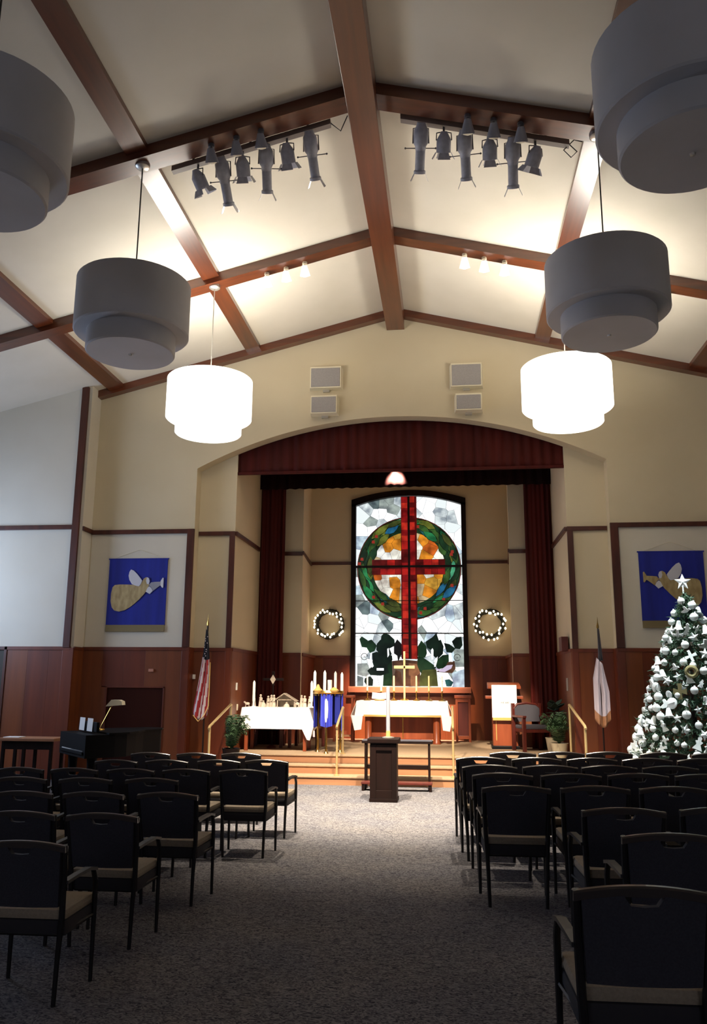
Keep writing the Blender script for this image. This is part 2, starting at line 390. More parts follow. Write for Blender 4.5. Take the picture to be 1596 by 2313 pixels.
# ------------------------------------------------------------------ wall panels, posts, rails, wainscot
def trim(n, a, b, m=None, r=0.006): return struct('trim_%d' % n, MB().bev(a, b, r), m or M_TRIM)
tn = [0]
def T(a, b, m=None):
    tn[0] += 1; return trim(tn[0], a, b, m)
pp = MB()
for sgn in (-1, 1):
    # cream panels of the front wall sit between the trims; posts and rails
    T((sgn*3.66, YF-0.05, 2.23), (sgn*3.79, YF, 4.35))
    T((sgn*3.66, YF-0.045, 4.27), (sgn*5.61, YF, 4.35))
    T((sgn*2.975, YR-0.04, 4.27), (sgn*3.66, YR, 4.345))
    T((sgn*2.975, YR-0.045, 2.23), (sgn*3.075, YR, 4.27))
    T((sgn*2.935, YR, 4.27), (sgn*2.98, YJ-0.05, 4.345))
    T((sgn*5.67, YWING-0.05, 2.2), (sgn*5.80, YWING, zc(5.74)))
    T((sgn*5.80, YWING-0.045, 4.30), (sgn*XW, YWING, 4.38))
    T((sgn*5.585, YWING, 4.28), (sgn*5.62, YF, 4.36))
    T((sgn*2.15, 16.86, 4.26), (sgn*2.98, 16.9, 4.34))
    T((sgn*1.31, YB-0.04, 4.30), (sgn*2.27, YB, 4.37))
    tn[0] += 1
    struct('trim_%d' % tn[0], MB().prism([(sgn*2.15, 16.87), (sgn*2.27, YB), (sgn*2.24, YB), (sgn*2.12, 16.87)], 4.28, 4.35, 'XY'), M_TRIM)
    T((sgn*3.655, YF-0.035, 0), (sgn*3.79, YF, 2.23), M_WAIN2)
    T((sgn*3.648, YF, 0), (sgn*3.67, YR-0.03, 2.23), M_WAIN2)
    T((sgn*2.965, YR-0.035, 0.42), (sgn*3.075, YR, 2.23), M_WAIN2)
    T((sgn*5.60, YWING-0.035, 0), (sgn*5.80, YWING, 2.2), M_WAIN2)
    # lighter painted fields under the rails of the front and wing walls
    q = MB().box((sgn*3.80, YF-0.008, 2.23), (sgn*5.60, YF, 4.27)); struct('wall_panel', q, M_WALL2)['kind'] = 'structure'

def wainscot(name, x0, x1, y, z0, z1, n, axis='X', d=-0.025, skip=None):
    root = sroot(name); wdt = (x1-x0)/n; g = 0.0008
    meshes = {}
    for i in range(n):
        a = x0+wdt*i+g; b = x0+wdt*(i+1)-g
        if skip and a < skip[1] and b > skip[0]:
            zz0 = skip[2]
        else: zz0 = z0
        m = (M_WAIN, M_WAIN2, M_WAIN, M_WAIN, M_WAIN2)[(i*3+len(name)) % 5]
        mb = MB()
        if axis == 'X': mb.bev((a, y, zz0), (b, y+d, z1-0.06), 0.0015)
        else: mb.bev((y, a, zz0), (y+d, b, z1-0.06), 0.0015)
        mb.build('wood_panel', m, root)
    mb = MB()
    if axis == 'X': mb.bev((x0, y, z1-0.06), (x1, y+d*1.5, z1), 0.004)
    else: mb.bev((y, x0, z1-0.06), (y+d*1.5, x1, z1), 0.004)
    mb.build('cap_rail', M_WAIN2, root)
    return root
wainscot('wainscot', -5.62, -3.67, YF, 0, 2.23, 5, skip=(-5.14, -4.07, 1.53))
wainscot('wainscot', 3.67, 5.62, YF, 0, 2.23, 5)
wainscot('wainscot', -3.67, -2.98, YR, 0, 2.23, 2)
wainscot('wainscot', 2.98, 3.67, YR, 0, 2.23, 2)
wainscot('wainscot', YR, YJ+0.4, -2.98, 0.42, 2.23, 3, 'Y', d=0.025)
wainscot('wainscot', YR, YJ+0.4, 2.98, 0.42, 2.23, 3, 'Y', d=-0.025)
wainscot('wainscot', -6.82, -5.66, YWING, 0, 2.22, 3)
wainscot('wainscot', 5.66, XW, YWING, 0, 2.22, 7)
wainscot('wainscot', -XW, -8.0, YWING, 0, 2.22, 2)
wainscot('wainscot', YWING, YF, -5.62, 0, 2.22, 1, 'Y', d=0.02)
wainscot('wainscot', YWING, YF, 5.62, 0, 2.22, 1, 'Y', d=-0.02)
wainscot('wainscot', -2.98, -2.15, 16.9, 0.42, 2.23, 2)
wainscot('wainscot', 2.15, 2.98, 16.9, 0.42, 2.23, 2)
wainscot('wainscot', -2.27, -1.30, YB, 0.42, 2.23, 3)
wainscot('wainscot', 1.30, 2.27, YB, 0.42, 2.23, 3)
wainscot('wainscot', -1.30, 1.30, YB, 0.42, 1.42, 5)
wainscot('wainscot', 17.0, 18.6, -2.21, 0.42, 2.23, 2, 'Y', d=0.06)
wainscot('wainscot', 17.0, 18.6, 2.21, 0.42, 2.23, 2, 'Y', d=-0.06)
# doors
T((-5.232, YF-0.025, 0), (-5.14, YF, 1.55), M_WAIN)
T((-4.075, YF-0.025, 0), (-4.055, YF, 1.55), M_WAIN)
d1 = sroot('door_1')
MB().box((-5.13, YF-0.012, 0.0), (-4.08, YF-0.002, 1.53)).build('door_leaf', M_DOOR, d1)
MB().bev((-5.145, YF-0.035, 0), (-5.115, YF-0.001, 1.545), 0.004).bev((-4.095, YF-0.035, 0), (-4.065, YF-0.001, 1.545), 0.004).bev((-5.145, YF-0.035, 1.52), (-4.065, YF-0.001, 1.55), 0.004).build('door_frame', M_WAIN2, d1)
d2 = sroot('door_2')
MB().box((-7.95, YWING-0.012, 0.0), (-6.87, YWING-0.002, 2.16)).build('door_leaf', M_DGREEN, d2)
MB().bev((-6.87, YWING-0.04, 0), (-6.82, YWING, 2.22), 0.005).bev((-8.0, YWING-0.04, 0), (-7.94, YWING, 2.22), 0.005).bev((-8.0, YWING-0.04, 2.16), (-6.82, YWING, 2.22), 0.005).build('door_frame', M_TRIM, d2)

# ------------------------------------------------------------------ chancel platform
st = sroot('stage_floor')
RS = 0.14
edges = (13.82, 14.16, 14.50)
for i, y in enumerate(edges):
    zb, zt_ = RS*i, RS*(i+1)
    ye = min(edges[i+1]+0.05, YR-0.005) if i < 2 else 18.8
    w_ = 3.64 if i < 2 else 2.95
    if i < 2:
        MB().bev((-w_, y-0.02, zt_-0.028), (w_, ye, zt_), 0.006).build('step_tread', M_STAGEC, st)
    else:
        MB().bev((-2.95, y-0.02, zt_-0.028), (2.95, y+0.1, zt_), 0.006).box((-2.95, y+0.09, zt_-0.028), (2.95, YB, zt_)).build('platform_carpet', M_STAGEC, st)
    MB().box((-w_, y, zb), (w_, y+0.03, zt_-0.029)).build('step_riser', M_RISER, st)

# ------------------------------------------------------------------ curtains
def pleats(mb, x0, x1, y, z0, ztop, n, amp, seg=6, seed=0, zwave=0.0):
    R = random.Random(seed); cols = n*seg; vs = []; rows = 7
    ph = R.random()*6; top = ztop if callable(ztop) else (lambda x: ztop)
    js = [R.uniform(0.5, 1.3) for _ in range(n+1)]
    for i in range(cols+1):
        t = i/cols; x = x0+(x1-x0)*t; a = amp*js[int(t*n)]
        for j in range(rows):
            s_ = j/(rows-1); z = z0+(top(x)-z0)*s_
            vs.append((x, y+a*math.sin(2*PI*n*t+ph)*(1-0.35*s_)+0.3*a*math.sin(5.3*n*t+2*s_), z+(zwave*math.sin(2*PI*n*t) if j == 0 else 0)))
    fs = [(i*rows+j, (i+1)*rows+j, (i+1)*rows+j+1, i*rows+j+1) for i in range(cols) for j in range(rows-1)]
    mb.add(vs, fs); return mb
def curtain(name, mb, m, label):
    o = mb.build(name, m, smooth=True)
    md = o.modifiers.new('thickness', 'SOLIDIFY'); md.thickness = 0.008
    return tag(o, label, 'curtain')
v = curtain('valance_curtain', pleats(MB(), -3.0, 3.0, YR+0.045, 5.44, lambda x: arch(x)+0.10, 34, 0.016, seed=3), M_VELVET, 'dark red pleated valance filling the arch above the chancel')
MB().bev((-3.0, YR+0.01, 5.425), (3.0, YR+0.075, 5.475), 0.01).build('hem_band', M_VELVET, v)
curtain('teaser_curtain', pleats(MB(), -2.97, 2.97, YJ-0.08, 5.57, 6.6, 30, 0.018, seed=5, zwave=0.003), M_TEASER, 'near-black border curtain hung across the chancel behind the red valance')
curtain('leg_curtain', pleats(MB(), -2.96, -2.44, YJ, 0.43, 6.6, 6, 0.024, seed=8), M_VELVET, 'tall dark red side curtain behind the nativity table')
curtain('leg_curtain', pleats(MB(), 2.44, 2.97, YJ, 0.43, 6.6, 6, 0.024, seed=9), M_VELVET, 'tall dark red side curtain behind the lectern and potted fern')

# ------------------------------------------------------------------ stained glass window
def px(u): return (u-923.5)*0.00993
def pz(v): return 1.545+(1552-v)*0.01013
def uv(u, v): return (px(760+u/4.447), pz(1080+v/4.447))       # from a drawing of the design
win = sroot('window_1')
YG = YB+0.06
def glassm(name, r, g, b, s): return mat('glass_'+name, rgb(r*0.35, g*0.35, b*0.35), 0.25, emit=rgb(r, g, b), estr=s, spec=0.3)
G_WHITE = [glassm('white', 250, 253, 255, 1.25), glassm('milk', 236, 245, 246, 1.05), glassm('ice', 214, 230, 232, 0.95), glassm('grey', 164, 176, 172, 0.85), glassm('pale_blue', 196, 216, 236, 1.0), glassm('slate', 110, 128, 130, 0.8)]
G_AMB = [glassm('amber', 226, 140, 40, 0.85), glassm('orange', 214, 104, 36, 0.85), glassm('cream', 250, 238, 214, 1.05), glassm('gold', 214, 160, 60, 0.85), glassm('opal', 226, 226, 222, 0.95), glassm('tan', 200, 176, 136, 0.85)]
G_RED = [glassm('ruby', 168, 30, 26, 0.85), glassm('crimson', 140, 22, 24, 0.8), glassm('scarlet', 186, 44, 32, 0.85), glassm('maroon', 96, 18, 18, 0.75)]
G_GRN = [glassm('leaf', 58, 92, 44, 0.8), glassm('moss', 74, 84, 40, 0.75), glassm('emerald', 44, 128, 76, 0.8), glassm('deep_green', 30, 58, 36, 0.75), glassm('olive', 112, 122, 48, 0.8), glassm('teal', 36, 92, 92, 0.8), glassm('jade', 90, 190, 140, 0.85), glassm('blue', 40, 110, 150, 0.8)]
G_DK = glassm('bottle_green', 18, 36, 26, 0.7); G_DK2 = glassm('forest', 30, 62, 36, 0.7); G_BLK = glassm('smoke', 26, 26, 26, 0.6)
G_BRN = glassm('brown', 104, 70, 52, 0.7); G_LAV = glassm('lavender', 214, 200, 228, 0.9); G_CLAY = glassm('clay', 150, 104, 72, 0.7)
G_BERRY = glassm('berry', 160, 50, 38, 0.8)
for m_ in G_GRN+G_RED+G_AMB+[G_DK, G_DK2, G_BRN, G_CLAY]+G_WHITE[2:]:
    nt = m_.node_tree; b_ = nt.nodes['Principled BSDF']; e_ = b_.inputs['Emission Color'].default_value[:]
    tc_ = nt.nodes['Texture Coordinate']; no_ = nt.nodes.new('ShaderNodeTexNoise'); no_.inputs['Scale'].default_value = 5.0; no_.inputs['Detail'].default_value = 2.0
    rp_ = nt.nodes.new('ShaderNodeValToRGB'); rp_.color_ramp.elements[0].position = 0.34; rp_.color_ramp.elements[1].position = 0.66
    rp_.color_ramp.elements[0].color = (e_[0]*0.45, e_[1]*0.45, e_[2]*0.5, 1); rp_.color_ramp.elements[1].color = (min(1, e_[0]*1.35), min(1, e_[1]*1.35), min(1, e_[2]*1.3), 1)
    nt.links.new(tc_.outputs['Object'], no_.inputs['Vector']); nt.links.new(no_.outputs['Fac'], rp_.inputs[0]); nt.links.new(rp_.outputs[0], b_.inputs['Emission Color'])
def clip(poly, a, b, c):                                        # keep a*x+b*y<=c
    out = []
    for i in range(len(poly)):
        p, q = poly[i], poly[(i+1) % len(poly)]
        dp = a*p[0]+b*p[1]-c; dq = a*q[0]+b*q[1]-c
        if dp <= 0: out.append(p)
        if dp*dq < 0:
            t = dp/(dp-dq); out.append((p[0]+(q[0]-p[0])*t, p[1]+(q[1]-p[1])*t))
    return out
def voronoi(seeds, region, gap=0.006):
    cells = []
    for i, s in enumerate(seeds):
        poly = list(region)
        for j, t in enumerate(seeds):
            if i == j: continue
            a, b = t[0]-s[0], t[1]-s[1]; L = math.hypot(a, b)
            if L < 1e-6: continue
            c = (t[0]**2+t[1]**2-s[0]**2-s[1]**2)/2-gap/2*L
            poly = clip(poly, a, b, c)
            if len(poly) < 3: break
        cells.append(poly if len(poly) >= 3 else None)
    return cells
def pane(poly, y, m, th=0.012, name='glass_pane'):
    o = MB().prism(poly, y, y+th).build(name, m, win); return o
WX0, WX1, WZ0 = -1.225, 1.225, 1.545
topw = [(x, 5.915-0.215*(x/1.2)**2) for x in (1.225, 0.8, 0.4, 0, -0.4, -0.8, -1.225)]
region = [(WX0, WZ0), (WX1, WZ0)]+topw
CX, CZ = uv(728, 925); RO, RI = 1.18, 0.835
RW = random.Random(21)
seeds = []
tries = 0
while len(seeds) < 185 and tries < 9000:
    tries += 1
    p = (RW.uniform(WX0, WX1), RW.uniform(WZ0, 5.9))
    if all(math.hypot((p[0]-q[0])*1.5+(p[1]-q[1])*0.5, p[1]-q[1]) > 0.155 for q in seeds): seeds.append(p)
cells = voronoi(seeds, region)
for s, poly in zip(seeds, cells):
    if not poly: continue
    if all(math.hypot(a-CX, b-CZ) < RO-0.03 for a, b in poly): continue
    k = RW.random()
    m = G_WHITE[0] if k < 0.42 else G_WHITE[1] if k < 0.62 else G_WHITE[2] if k < 0.78 else G_WHITE[3] if k < 0.87 else G_WHITE[4] if k < 0.96 else G_WHITE[5]
    pane(poly, YG, m)
MB().prism(region, YG+0.02, YG+0.03).build('lead_backing', M_LEAD, win)
# amber and white pieces inside the wreath
circ = [(CX+0.87*math.cos(2*PI*k/28), CZ+0.87*math.sin(2*PI*k/28)) for k in range(28)]
seeds = []
tries = 0
while len(seeds) < 46 and tries < 6000:
    tries += 1
    r = 0.86*math.sqrt(RW.random()); a = RW.uniform(0, 2*PI); p = (CX+r*math.cos(a), CZ+r*math.sin(a))
    if all(math.hypot(p[0]-q[0], p[1]-q[1]) > 0.165 for q in seeds): seeds.append(p)
for s, poly in zip(seeds, voronoi(seeds, circ)):
    if not poly: continue
    k = RW.random(); upz = s[1] > CZ
    m = G_AMB[0] if k < 0.24 else G_AMB[1] if k < (0.40 if upz else 0.30) else G_AMB[2] if k < 0.62 else G_AMB[3] if k < 0.74 else G_AMB[4] if k < 0.90 else G_AMB[5]
    pane(poly, YG-0.012, m)
MB().prism([(CX+0.88*math.cos(2*PI*k/28), CZ+0.88*math.sin(2*PI*k/28)) for k in range(28)], YG-0.001, YG+0.004).build('lead_backing', M_LEAD, win)
# the wreath: a dark ring with overlapping glass leaves
ring = MB()
n = 48
for k in range(n):
    a0, a1 = 2*PI*k/n, 2*PI*(k+1)/n
    ring.prism([(CX+R_*math.cos(a), CZ+R_*math.sin(a)) for R_, a in ((RI, a0), (RO, a0), (RO, a1), (RI, a1))], YG-0.018, YG-0.004)
ring.build('wreath_ring', G_GRN[3], win)
rim = MB()
for k in range(n):
    a0, a1 = 2*PI*k/n, 2*PI*(k+1)/n
    rim.prism([(CX+R_*math.cos(a), CZ+R_*math.sin(a)) for R_, a in ((RO-0.004, a0), (RO+0.014, a0), (RO+0.014, a1), (RO-0.004, a1))], YG-0.022, YG-0.004)
rim.build('wreath_rim', G_RED[3], win)
def leafpoly(x, z, ang, L, W):
    pts = []
    for t in (0, 0.25, 0.5, 0.75, 1.0): pts.append((t*L, W*math.sin(PI*min(1, t*0.98+0.01))*0.5*(1.15-0.3*t)))
    pts += [(t*L, -W*math.sin(PI*t)*0.5*(1.15-0.3*t)) for t in (0.75, 0.5, 0.25)]
    c, s = math.cos(ang), math.sin(ang)
    return [(x+p*c-q*s, z+p*s+q*c) for p, q in pts]
for k in range(84):
    side = 1 if k % 2 else -1                                     # leaves climb both sides from the foot of the wreath
    t = (k//2)/42.0
    a = -PI/2+side*t*PI
    tang = a+side*PI/2
    rr = RW.choice((0.90, 0.97, 1.04, 1.10))
    off = (rr-1.0)*3.4
    x, z = CX+rr*math.cos(a), CZ+rr*math.sin(a)
    ang = tang-side*off*0.55
    L = RW.uniform(0.36, 0.50)
    ex, ez = x+L*math.cos(ang), z+L*math.sin(ang)
    re = math.hypot(ex-CX, ez-CZ)
    if re > RO: ang += side*0.35
    if re < RI: ang -= side*0.35
    kk = RW.random()
    m = G_GRN[0] if kk < 0.34 else G_GRN[3] if kk < 0.50 else G_GRN[1] if kk < 0.64 else G_GRN[2] if kk < 0.78 else G_GRN[4] if kk < 0.87 else G_GRN[5] if kk < 0.92 else G_GRN[6] if kk < 0.97 else G_GRN[7]
    W_ = RW.uniform(0.12, 0.18); y_ = YG-0.028-0.003*(k % 8)
    MB().prism(leafpoly(x, z, ang, L, W_), y_, y_+0.0022, mi=0).prism(leafpoly(x-0.012*math.cos(ang), z-0.012*math.sin(ang), ang, L+0.024, W_+0.022), y_+0.0012, y_+0.0026, mi=1).build('glass_leaf', [m, M_LEAD], win)
for a, r in ((2.5, 1.02), (2.36, 1.05), (0.35, 1.06), (0.30, 1.02), (-0.4, 1.06), (-0.75, 1.07), (-1.2, 1.0), (-1.32, 1.06), (-2.2, 1.02), (-2.45, 1.05), (2.95, 1.1), (3.05, 1.14), (1.35, 0.98)):
    x, z = CX+r*math.cos(a), CZ+r*math.sin(a); h = 0.036
    pane([(x-h, z-h*0.8), (x+h, z-h), (x+h*0.9, z+h), (x-h*0.8, z+h*0.9)], YG-0.060, G_BERRY, 0.008, 'glass_berry')
# the red cross in small bricks of ruby glass
def redbrick(u0, v0, u1, v1):
    a = uv(u0+2, v1-2); b = uv(u1-2, v0+2)
    pane([a, (b[0], a[1]), b, (a[0], b[1])], YG-0.076, RW.choice(G_RED), 0.012, 'ruby_brick')
v = 195
while v < 1820:
    h = RW.uniform(52, 84); v2 = min(v+h, 1830); o = (v-190)/1640*14
    if not (v < 905 < v2 or 840 < v < 930): pass
    redbrick(652+o, v, 718+o, v2); redbrick(738+o, v+RW.uniform(-10, 4), 792+o, v2)
    v = v2
for (va, vb) in ((842, 900), (936, 993)):
    for side in (0, 1):
        u = 352 if side == 0 else 800
        ue = 652 if side == 0 else 1098
        while u < ue-15:
            u2 = min(u+RW.uniform(55, 90), ue)
            redbrick(u, va, u2, vb); u = u2
a = uv(655, 1830); b = uv(800, 190)
MB().box((a[0]-0.01, YG-0.063, a[1]), (b[0]+0.03, YG-0.058, b[1])).box((uv(350, 0)[0], YG-0.063, uv(0, 995)[1]), (uv(1100, 0)[0], YG-0.058, uv(0, 840)[1])).build('lead_backing', G_RED[3], win)
MB().box((uv(722, 0)[0], YG-0.088, uv(0, 1830)[1]), (uv(742, 0)[0], YG-0.062, uv(0, 190)[1])).build('lead_bar', M_LEAD, win)
for v, h in ((912, 11), (1256, 3), (1579, 5)):
    MB().box((WX0, YG-0.092, uv(0, v+h)[1]), (WX1, YG-0.06, uv(0, v-h)[1])).build('lead_bar', M_LEAD, win)
# lower lights: large dark leaves, pots and a dove
low = [([(230,1640),(250,1618),(300,1650),(315,1690),(300,1712),(250,1705)], G_DK2), ([(315,1660),(345,1650),(390,1700),(370,1745),(330,1760),(305,1720)], G_DK2),
 ([(455,1610),(480,1585),(520,1600),(565,1640),(570,1690),(520,1715),(470,1700),(450,1650)], G_DK), ([(440,1655),(500,1700),(535,1770),(520,1800),(440,1780),(405,1740),(410,1690)], G_DK),
 ([(580,1700),(608,1655),(650,1700),(665,1760),(635,1790),(615,1845),(608,1790),(580,1770)], G_BLK), ([(355,1780),(400,1765),(470,1790),(545,1800),(550,1840),(500,1900),(520,1960),(440,1985),(340,1980),(310,1940),(350,1905),(360,1850)], G_DK),
 ([(480,1900),(545,1850),(550,1990),(545,2088),(470,2088)], G_DK2), ([(815,1720),(850,1665),(890,1710),(895,1770),(880,1805),(830,1808),(812,1780)], G_DK2),
 ([(905,1660),(960,1625),(995,1590),(1015,1650),(1010,1715),(960,1735),(915,1710)], G_DK), ([(1000,1670),(1040,1655),(1062,1710),(1055,1770),(1010,1815),(970,1780),(975,1720)], G_DK),
 ([(1085,1680),(1130,1690),(1180,1725),(1150,1760),(1105,1755)], G_DK), ([(1165,1660),(1200,1625),(1245,1620),(1252,1690),(1230,1722),(1190,1718)], G_DK),
 ([(985,1860),(1060,1800),(1110,1795),(1112,1850),(1080,1900),(1020,1915)], G_DK2), ([(815,1810),(870,1820),(930,1860),(985,1900),(990,1990),(930,1985),(850,1970),(812,1900)], G_GRN[3]),
 ([(860,1940),(990,1930),(1005,2092),(830,2092),(835,2000)], G_GRN[1]), ([(1000,1950),(1150,1960),(1182,1920),(1175,1850),(1110,1860),(1085,1905),(1030,1930)], G_BRN),
 ([(985,1920),(1050,1925),(1100,1890),(1155,1885),(1140,1920),(1080,1950),(1030,1948)], G_LAV), ([(560,1850),(650,1840),(665,1880),(600,1905),(560,1890)], G_BRN),
 ([(590,1935),(640,1960),(660,2090),(570,2090),(575,1990)], G_BRN), ([(690,1870),(800,1880),(830,1960),(800,1990),(690,1985)], G_CLAY),
 ([(1080,2030),(1110,2015),(1160,2050),(1140,2092),(1095,2092)], G_GRN[5]), ([(280,2020),(330,2000),(360,2030),(355,2090),(300,2090),(275,2050)], G_DK),
 ([(690,1880),(720,1880),(720,2088),(690,2088)], G_BRN), ([(740,1990),(790,1990),(795,2090),(740,2090)], G_CLAY)]
G_TAU = glassm('taupe', 118, 98, 84, 0.7)
for poly, m in (([(545,1850),(690,1835),(690,2092),(545,2092)], G_TAU), ([(690,1835),(835,1850),(835,2092),(690,2092)], G_BRN), ([(200,1875),(300,1870),(345,1960),(290,2000),(200,1985)], G_WHITE[3]), ([(1170,1730),(1285,1735),(1285,1900),(1185,1905)], G_WHITE[3]), ([(1150,1960),(1285,1920),(1288,2092),(1160,2092)], G_WHITE[4]), ([(200,1990),(262,2010),(262,2092),(200,2092)], G_WHITE[5])): pane([uv(*p) for p in poly], YG-0.010, m, 0.008, 'glass_piece')
for i, (poly, m) in enumerate(low):
    cu_ = sum(p[0] for p in poly)/len(poly); cv_ = sum(p[1] for p in poly)/len(poly); k_ = 1.2 if len(poly) < 9 and i < 13 else 1.06
    poly = [(cu_+(p[0]-cu_)*k_, cv_+(p[1]-cv_)*k_) for p in poly]
    pane([uv(min(1285, max(198, p[0])), min(2090, p[1])) for p in poly], YG-0.018-0.0014*(i % 6), m, 0.010, 'glass_leaf' if m in (G_DK, G_DK2, G_BLK) else 'glass_piece')
for poly in ([(505,1730),(520,1722),(525,1790),(508,1815)], [(335,1775),(350,1765),(345,1830),(368,1900),(350,1915),(325,1860)], [(398,1918),(470,1918),(470,1942),(398,1942)], [(945,1740),(960,1722),(970,1740),(968,1830),(948,1835)], [(978,1840),(1010,1802),(1008,1840),(990,1900),(975,1905)], [(1120,1770),(1145,1768),(1160,1855),(1125,1850)], [(1075,1995),(1125,1990),(1130,2020),(1080,2028)]):
    pane([uv(*p) for p in poly], YG-0.03, G_WHITE[0], 0.01, 'glass_piece')
for cu, cv in ((272, 1806), (1205, 1812)):
    c_ = uv(cu, cv); ringm = MB()
    for k in range(14):
        a0 = 2*PI*k/16; a1 = 2*PI*(k+1)/16
        ringm.prism([(c_[0]+R_*math.cos(a), c_[1]+R_*math.sin(a)) for R_, a in ((0.066, a0), (0.078, a0), (0.078, a1), (0.066, a1))], YG-0.018, YG-0.006)
    ringm.prism([(c_[0]-0.012, c_[1]-0.012), (c_[0]+0.012, c_[1]-0.012), (c_[0], c_[1]+0.014)], YG-0.018, YG-0.006)
    ringm.build('lead_swirl', M_LEAD, win)
# frame
fr = MB()
fr.box((-1.32, YB-0.075, 1.40), (-1.215, YB+0.12, 5.72)); fr.box((1.215, YB-0.075, 1.40), (1.32, YB+0.12, 5.72))
for i in range(20):
    x0 = -1.32+2.64*i/20; x1 = -1.32+2.64*(i+1)/20
    ga = lambda x: 5.92-0.215*(x/1.2)**2
    gb = lambda x: 6.04-0.21*(x/1.3)**2
    fr.prism([(x0, ga(x0)-0.015), (x1, ga(x1)-0.015), (x1, gb(x1)), (x0, gb(x0))], YB-0.075, YB+0.12)
fr.build('window_frame', M_DARKWOOD, win)
MB().bev((-1.36, YB-0.16, 1.42), (1.36, YB+0.12, 1.55), 0.01).build('window_sill', M_SILL, win)

# ------------------------------------------------------------------ pendants
def pendant(name, x, y, lit, label, group):
    t = thing(name, label, 'pendant lamp', (x, y, 0), 0, group)
    m = M_SHADELIT if lit else M_SHADE
    zcan = zc(x)-0.15-0.0
    up_ = MB().lathe([(0.49, 5.475), (0.62, 5.47), (0.635, 5.485), (0.635, 6.08), (0.625, 6.09), (0.615, 6.08), (0.615, 5.50), (0.49, 5.50)], n=48)
    ud_ = up_.build('upper_drum', m, t, True)
    lo = MB().lathe([(0.0, 5.245), (0.475, 5.245), (0.49, 5.26), (0.49, 5.50), (0.478, 5.50), (0.478, 5.262), (0.0, 5.262)], n=48)
    ld_ = lo.build('lower_drum', m, t, True)
    MB().lathe([(0.0, 5.228), (0.018, 5.23), (0.022, 5.246), (0, 5.248)], n=12).build('finial', M_SHADELIT if lit else M_METALW, ld_, True)
    MB().tube([(0, 0, zcan), (0, 0, 5.262)], 0.008, 6).build('cord', M_METALW if lit else M_CORD, t)
    MB().tube([(0.04, 0, 5.95), (0.3, 0, 6.02), (0.615, 0, 6.04)], 0.006, 5).tube([(-0.02, 0.035, 5.95), (-0.15, 0.26, 6.02), (-0.307, 0.532, 6.04)], 0.006, 5).tube([(-0.02, -0.035, 5.95), (-0.15, -0.26, 6.02), (-0.307, -0.532, 6.04)], 0.006, 5).lathe([(0.0, 5.92), (0.045, 5.92), (0.045, 5.97), (0, 5.97)], n=10).build('spider', M_METALW, ud_)
    MB().lathe([(0.0, -0.045), (0.06, -0.045), (0.085, -0.025), (0.085, 0.02), (0, 0.02)], c=(0, 0, zcan), n=20).build('canopy', M_METALW, t, True)
    if lit:
        b = MB().ball((0, 0, 5.72), 0.07, 12).build('bulb', M_LAMPLIT, t, True)
        lo_ = lamp('AREA', 'pendant_uplight', (x, y, 6.06), 84, (1.0, 0.94, 0.84), shape='DISK', size=1.1, spread=PI*0.95)
        lo_.rotation_euler = (PI, 0, 0)
    return t
g_ = None
for sx, side in ((-1, 'west'), (1, 'east')):
    x = sx*2.62
    near = 'the banner with the angel' if sx < 0 else 'the decorated tree'
    pendant('pendant_lamp', x, 11.36, True, 'glowing white two-tier drum pendant hanging %s' % ('beside the wall speakers towards the flag with stripes' if sx < 0 else 'on the side of the decorated tree'), 'two-tier drum pendants')
    pendant('pendant_lamp', x, 8.31, False, 'unlit grey two-tier drum pendant hung %s' % ('just before the lit one over the piano side' if sx < 0 else 'just before the lit one over the tree side'), 'two-tier drum pendants')
    pendant('pendant_lamp', x, 5.27, False, 'unlit grey two-tier drum pendant cut off by the %s edge of the photo' % ('left' if sx < 0 else 'right'), 'two-tier drum pendants')

# ------------------------------------------------------------------ lighting battens and stage lights
def batz(x): return 8.345-0.255*abs(x)
bats = {}
for sx in (-1, 1):
    xa, xb = 0.42, 2.36
    t = thing('lighting_batten', 'long grey lighting bar under the roof beam %s of the ridge' % ('left' if sx < 0 else 'right'), 'lighting bar', (0, 0, 0), 0, 'lighting bars')
    MB().prism([(sx*xa, batz(xa)-0.035), (sx*xb, batz(xb)-0.035), (sx*xb, batz(xb)+0.035), (sx*xa, batz(xa)+0.035)], 8.56, 8.64).build('bar', M_BATTEN, t)
    for x in (0.7, 1.4, 2.1):
        MB().box((sx*x-0.012, 8.585, batz(x)+0.03), (sx*x+0.012, 8.615, zc(x))).build('hanger', M_BLACKM, t)
    cbl = [(sx*0.42, 8.6, batz(0.42)), (sx*0.3, 8.62, batz(0.42)-0.10), (sx*0.22, 8.62, zc(0.2)-0.05)] if sx < 0 else [(2.36, 8.6, batz(2.36)), (2.45, 8.62, batz(2.4)-0.08), (2.38, 8.62, batz(2.4)-0.15), (2.3, 8.62, batz(2.4)-0.05), (2.42, 8.6, batz(2.4)+0.06), (2.5, 8.55, batz(2.5)+0.02)]
    MB().tube(cbl, 0.007, 5).build('cable', M_BLACKM, t)
    bats[sx] = t
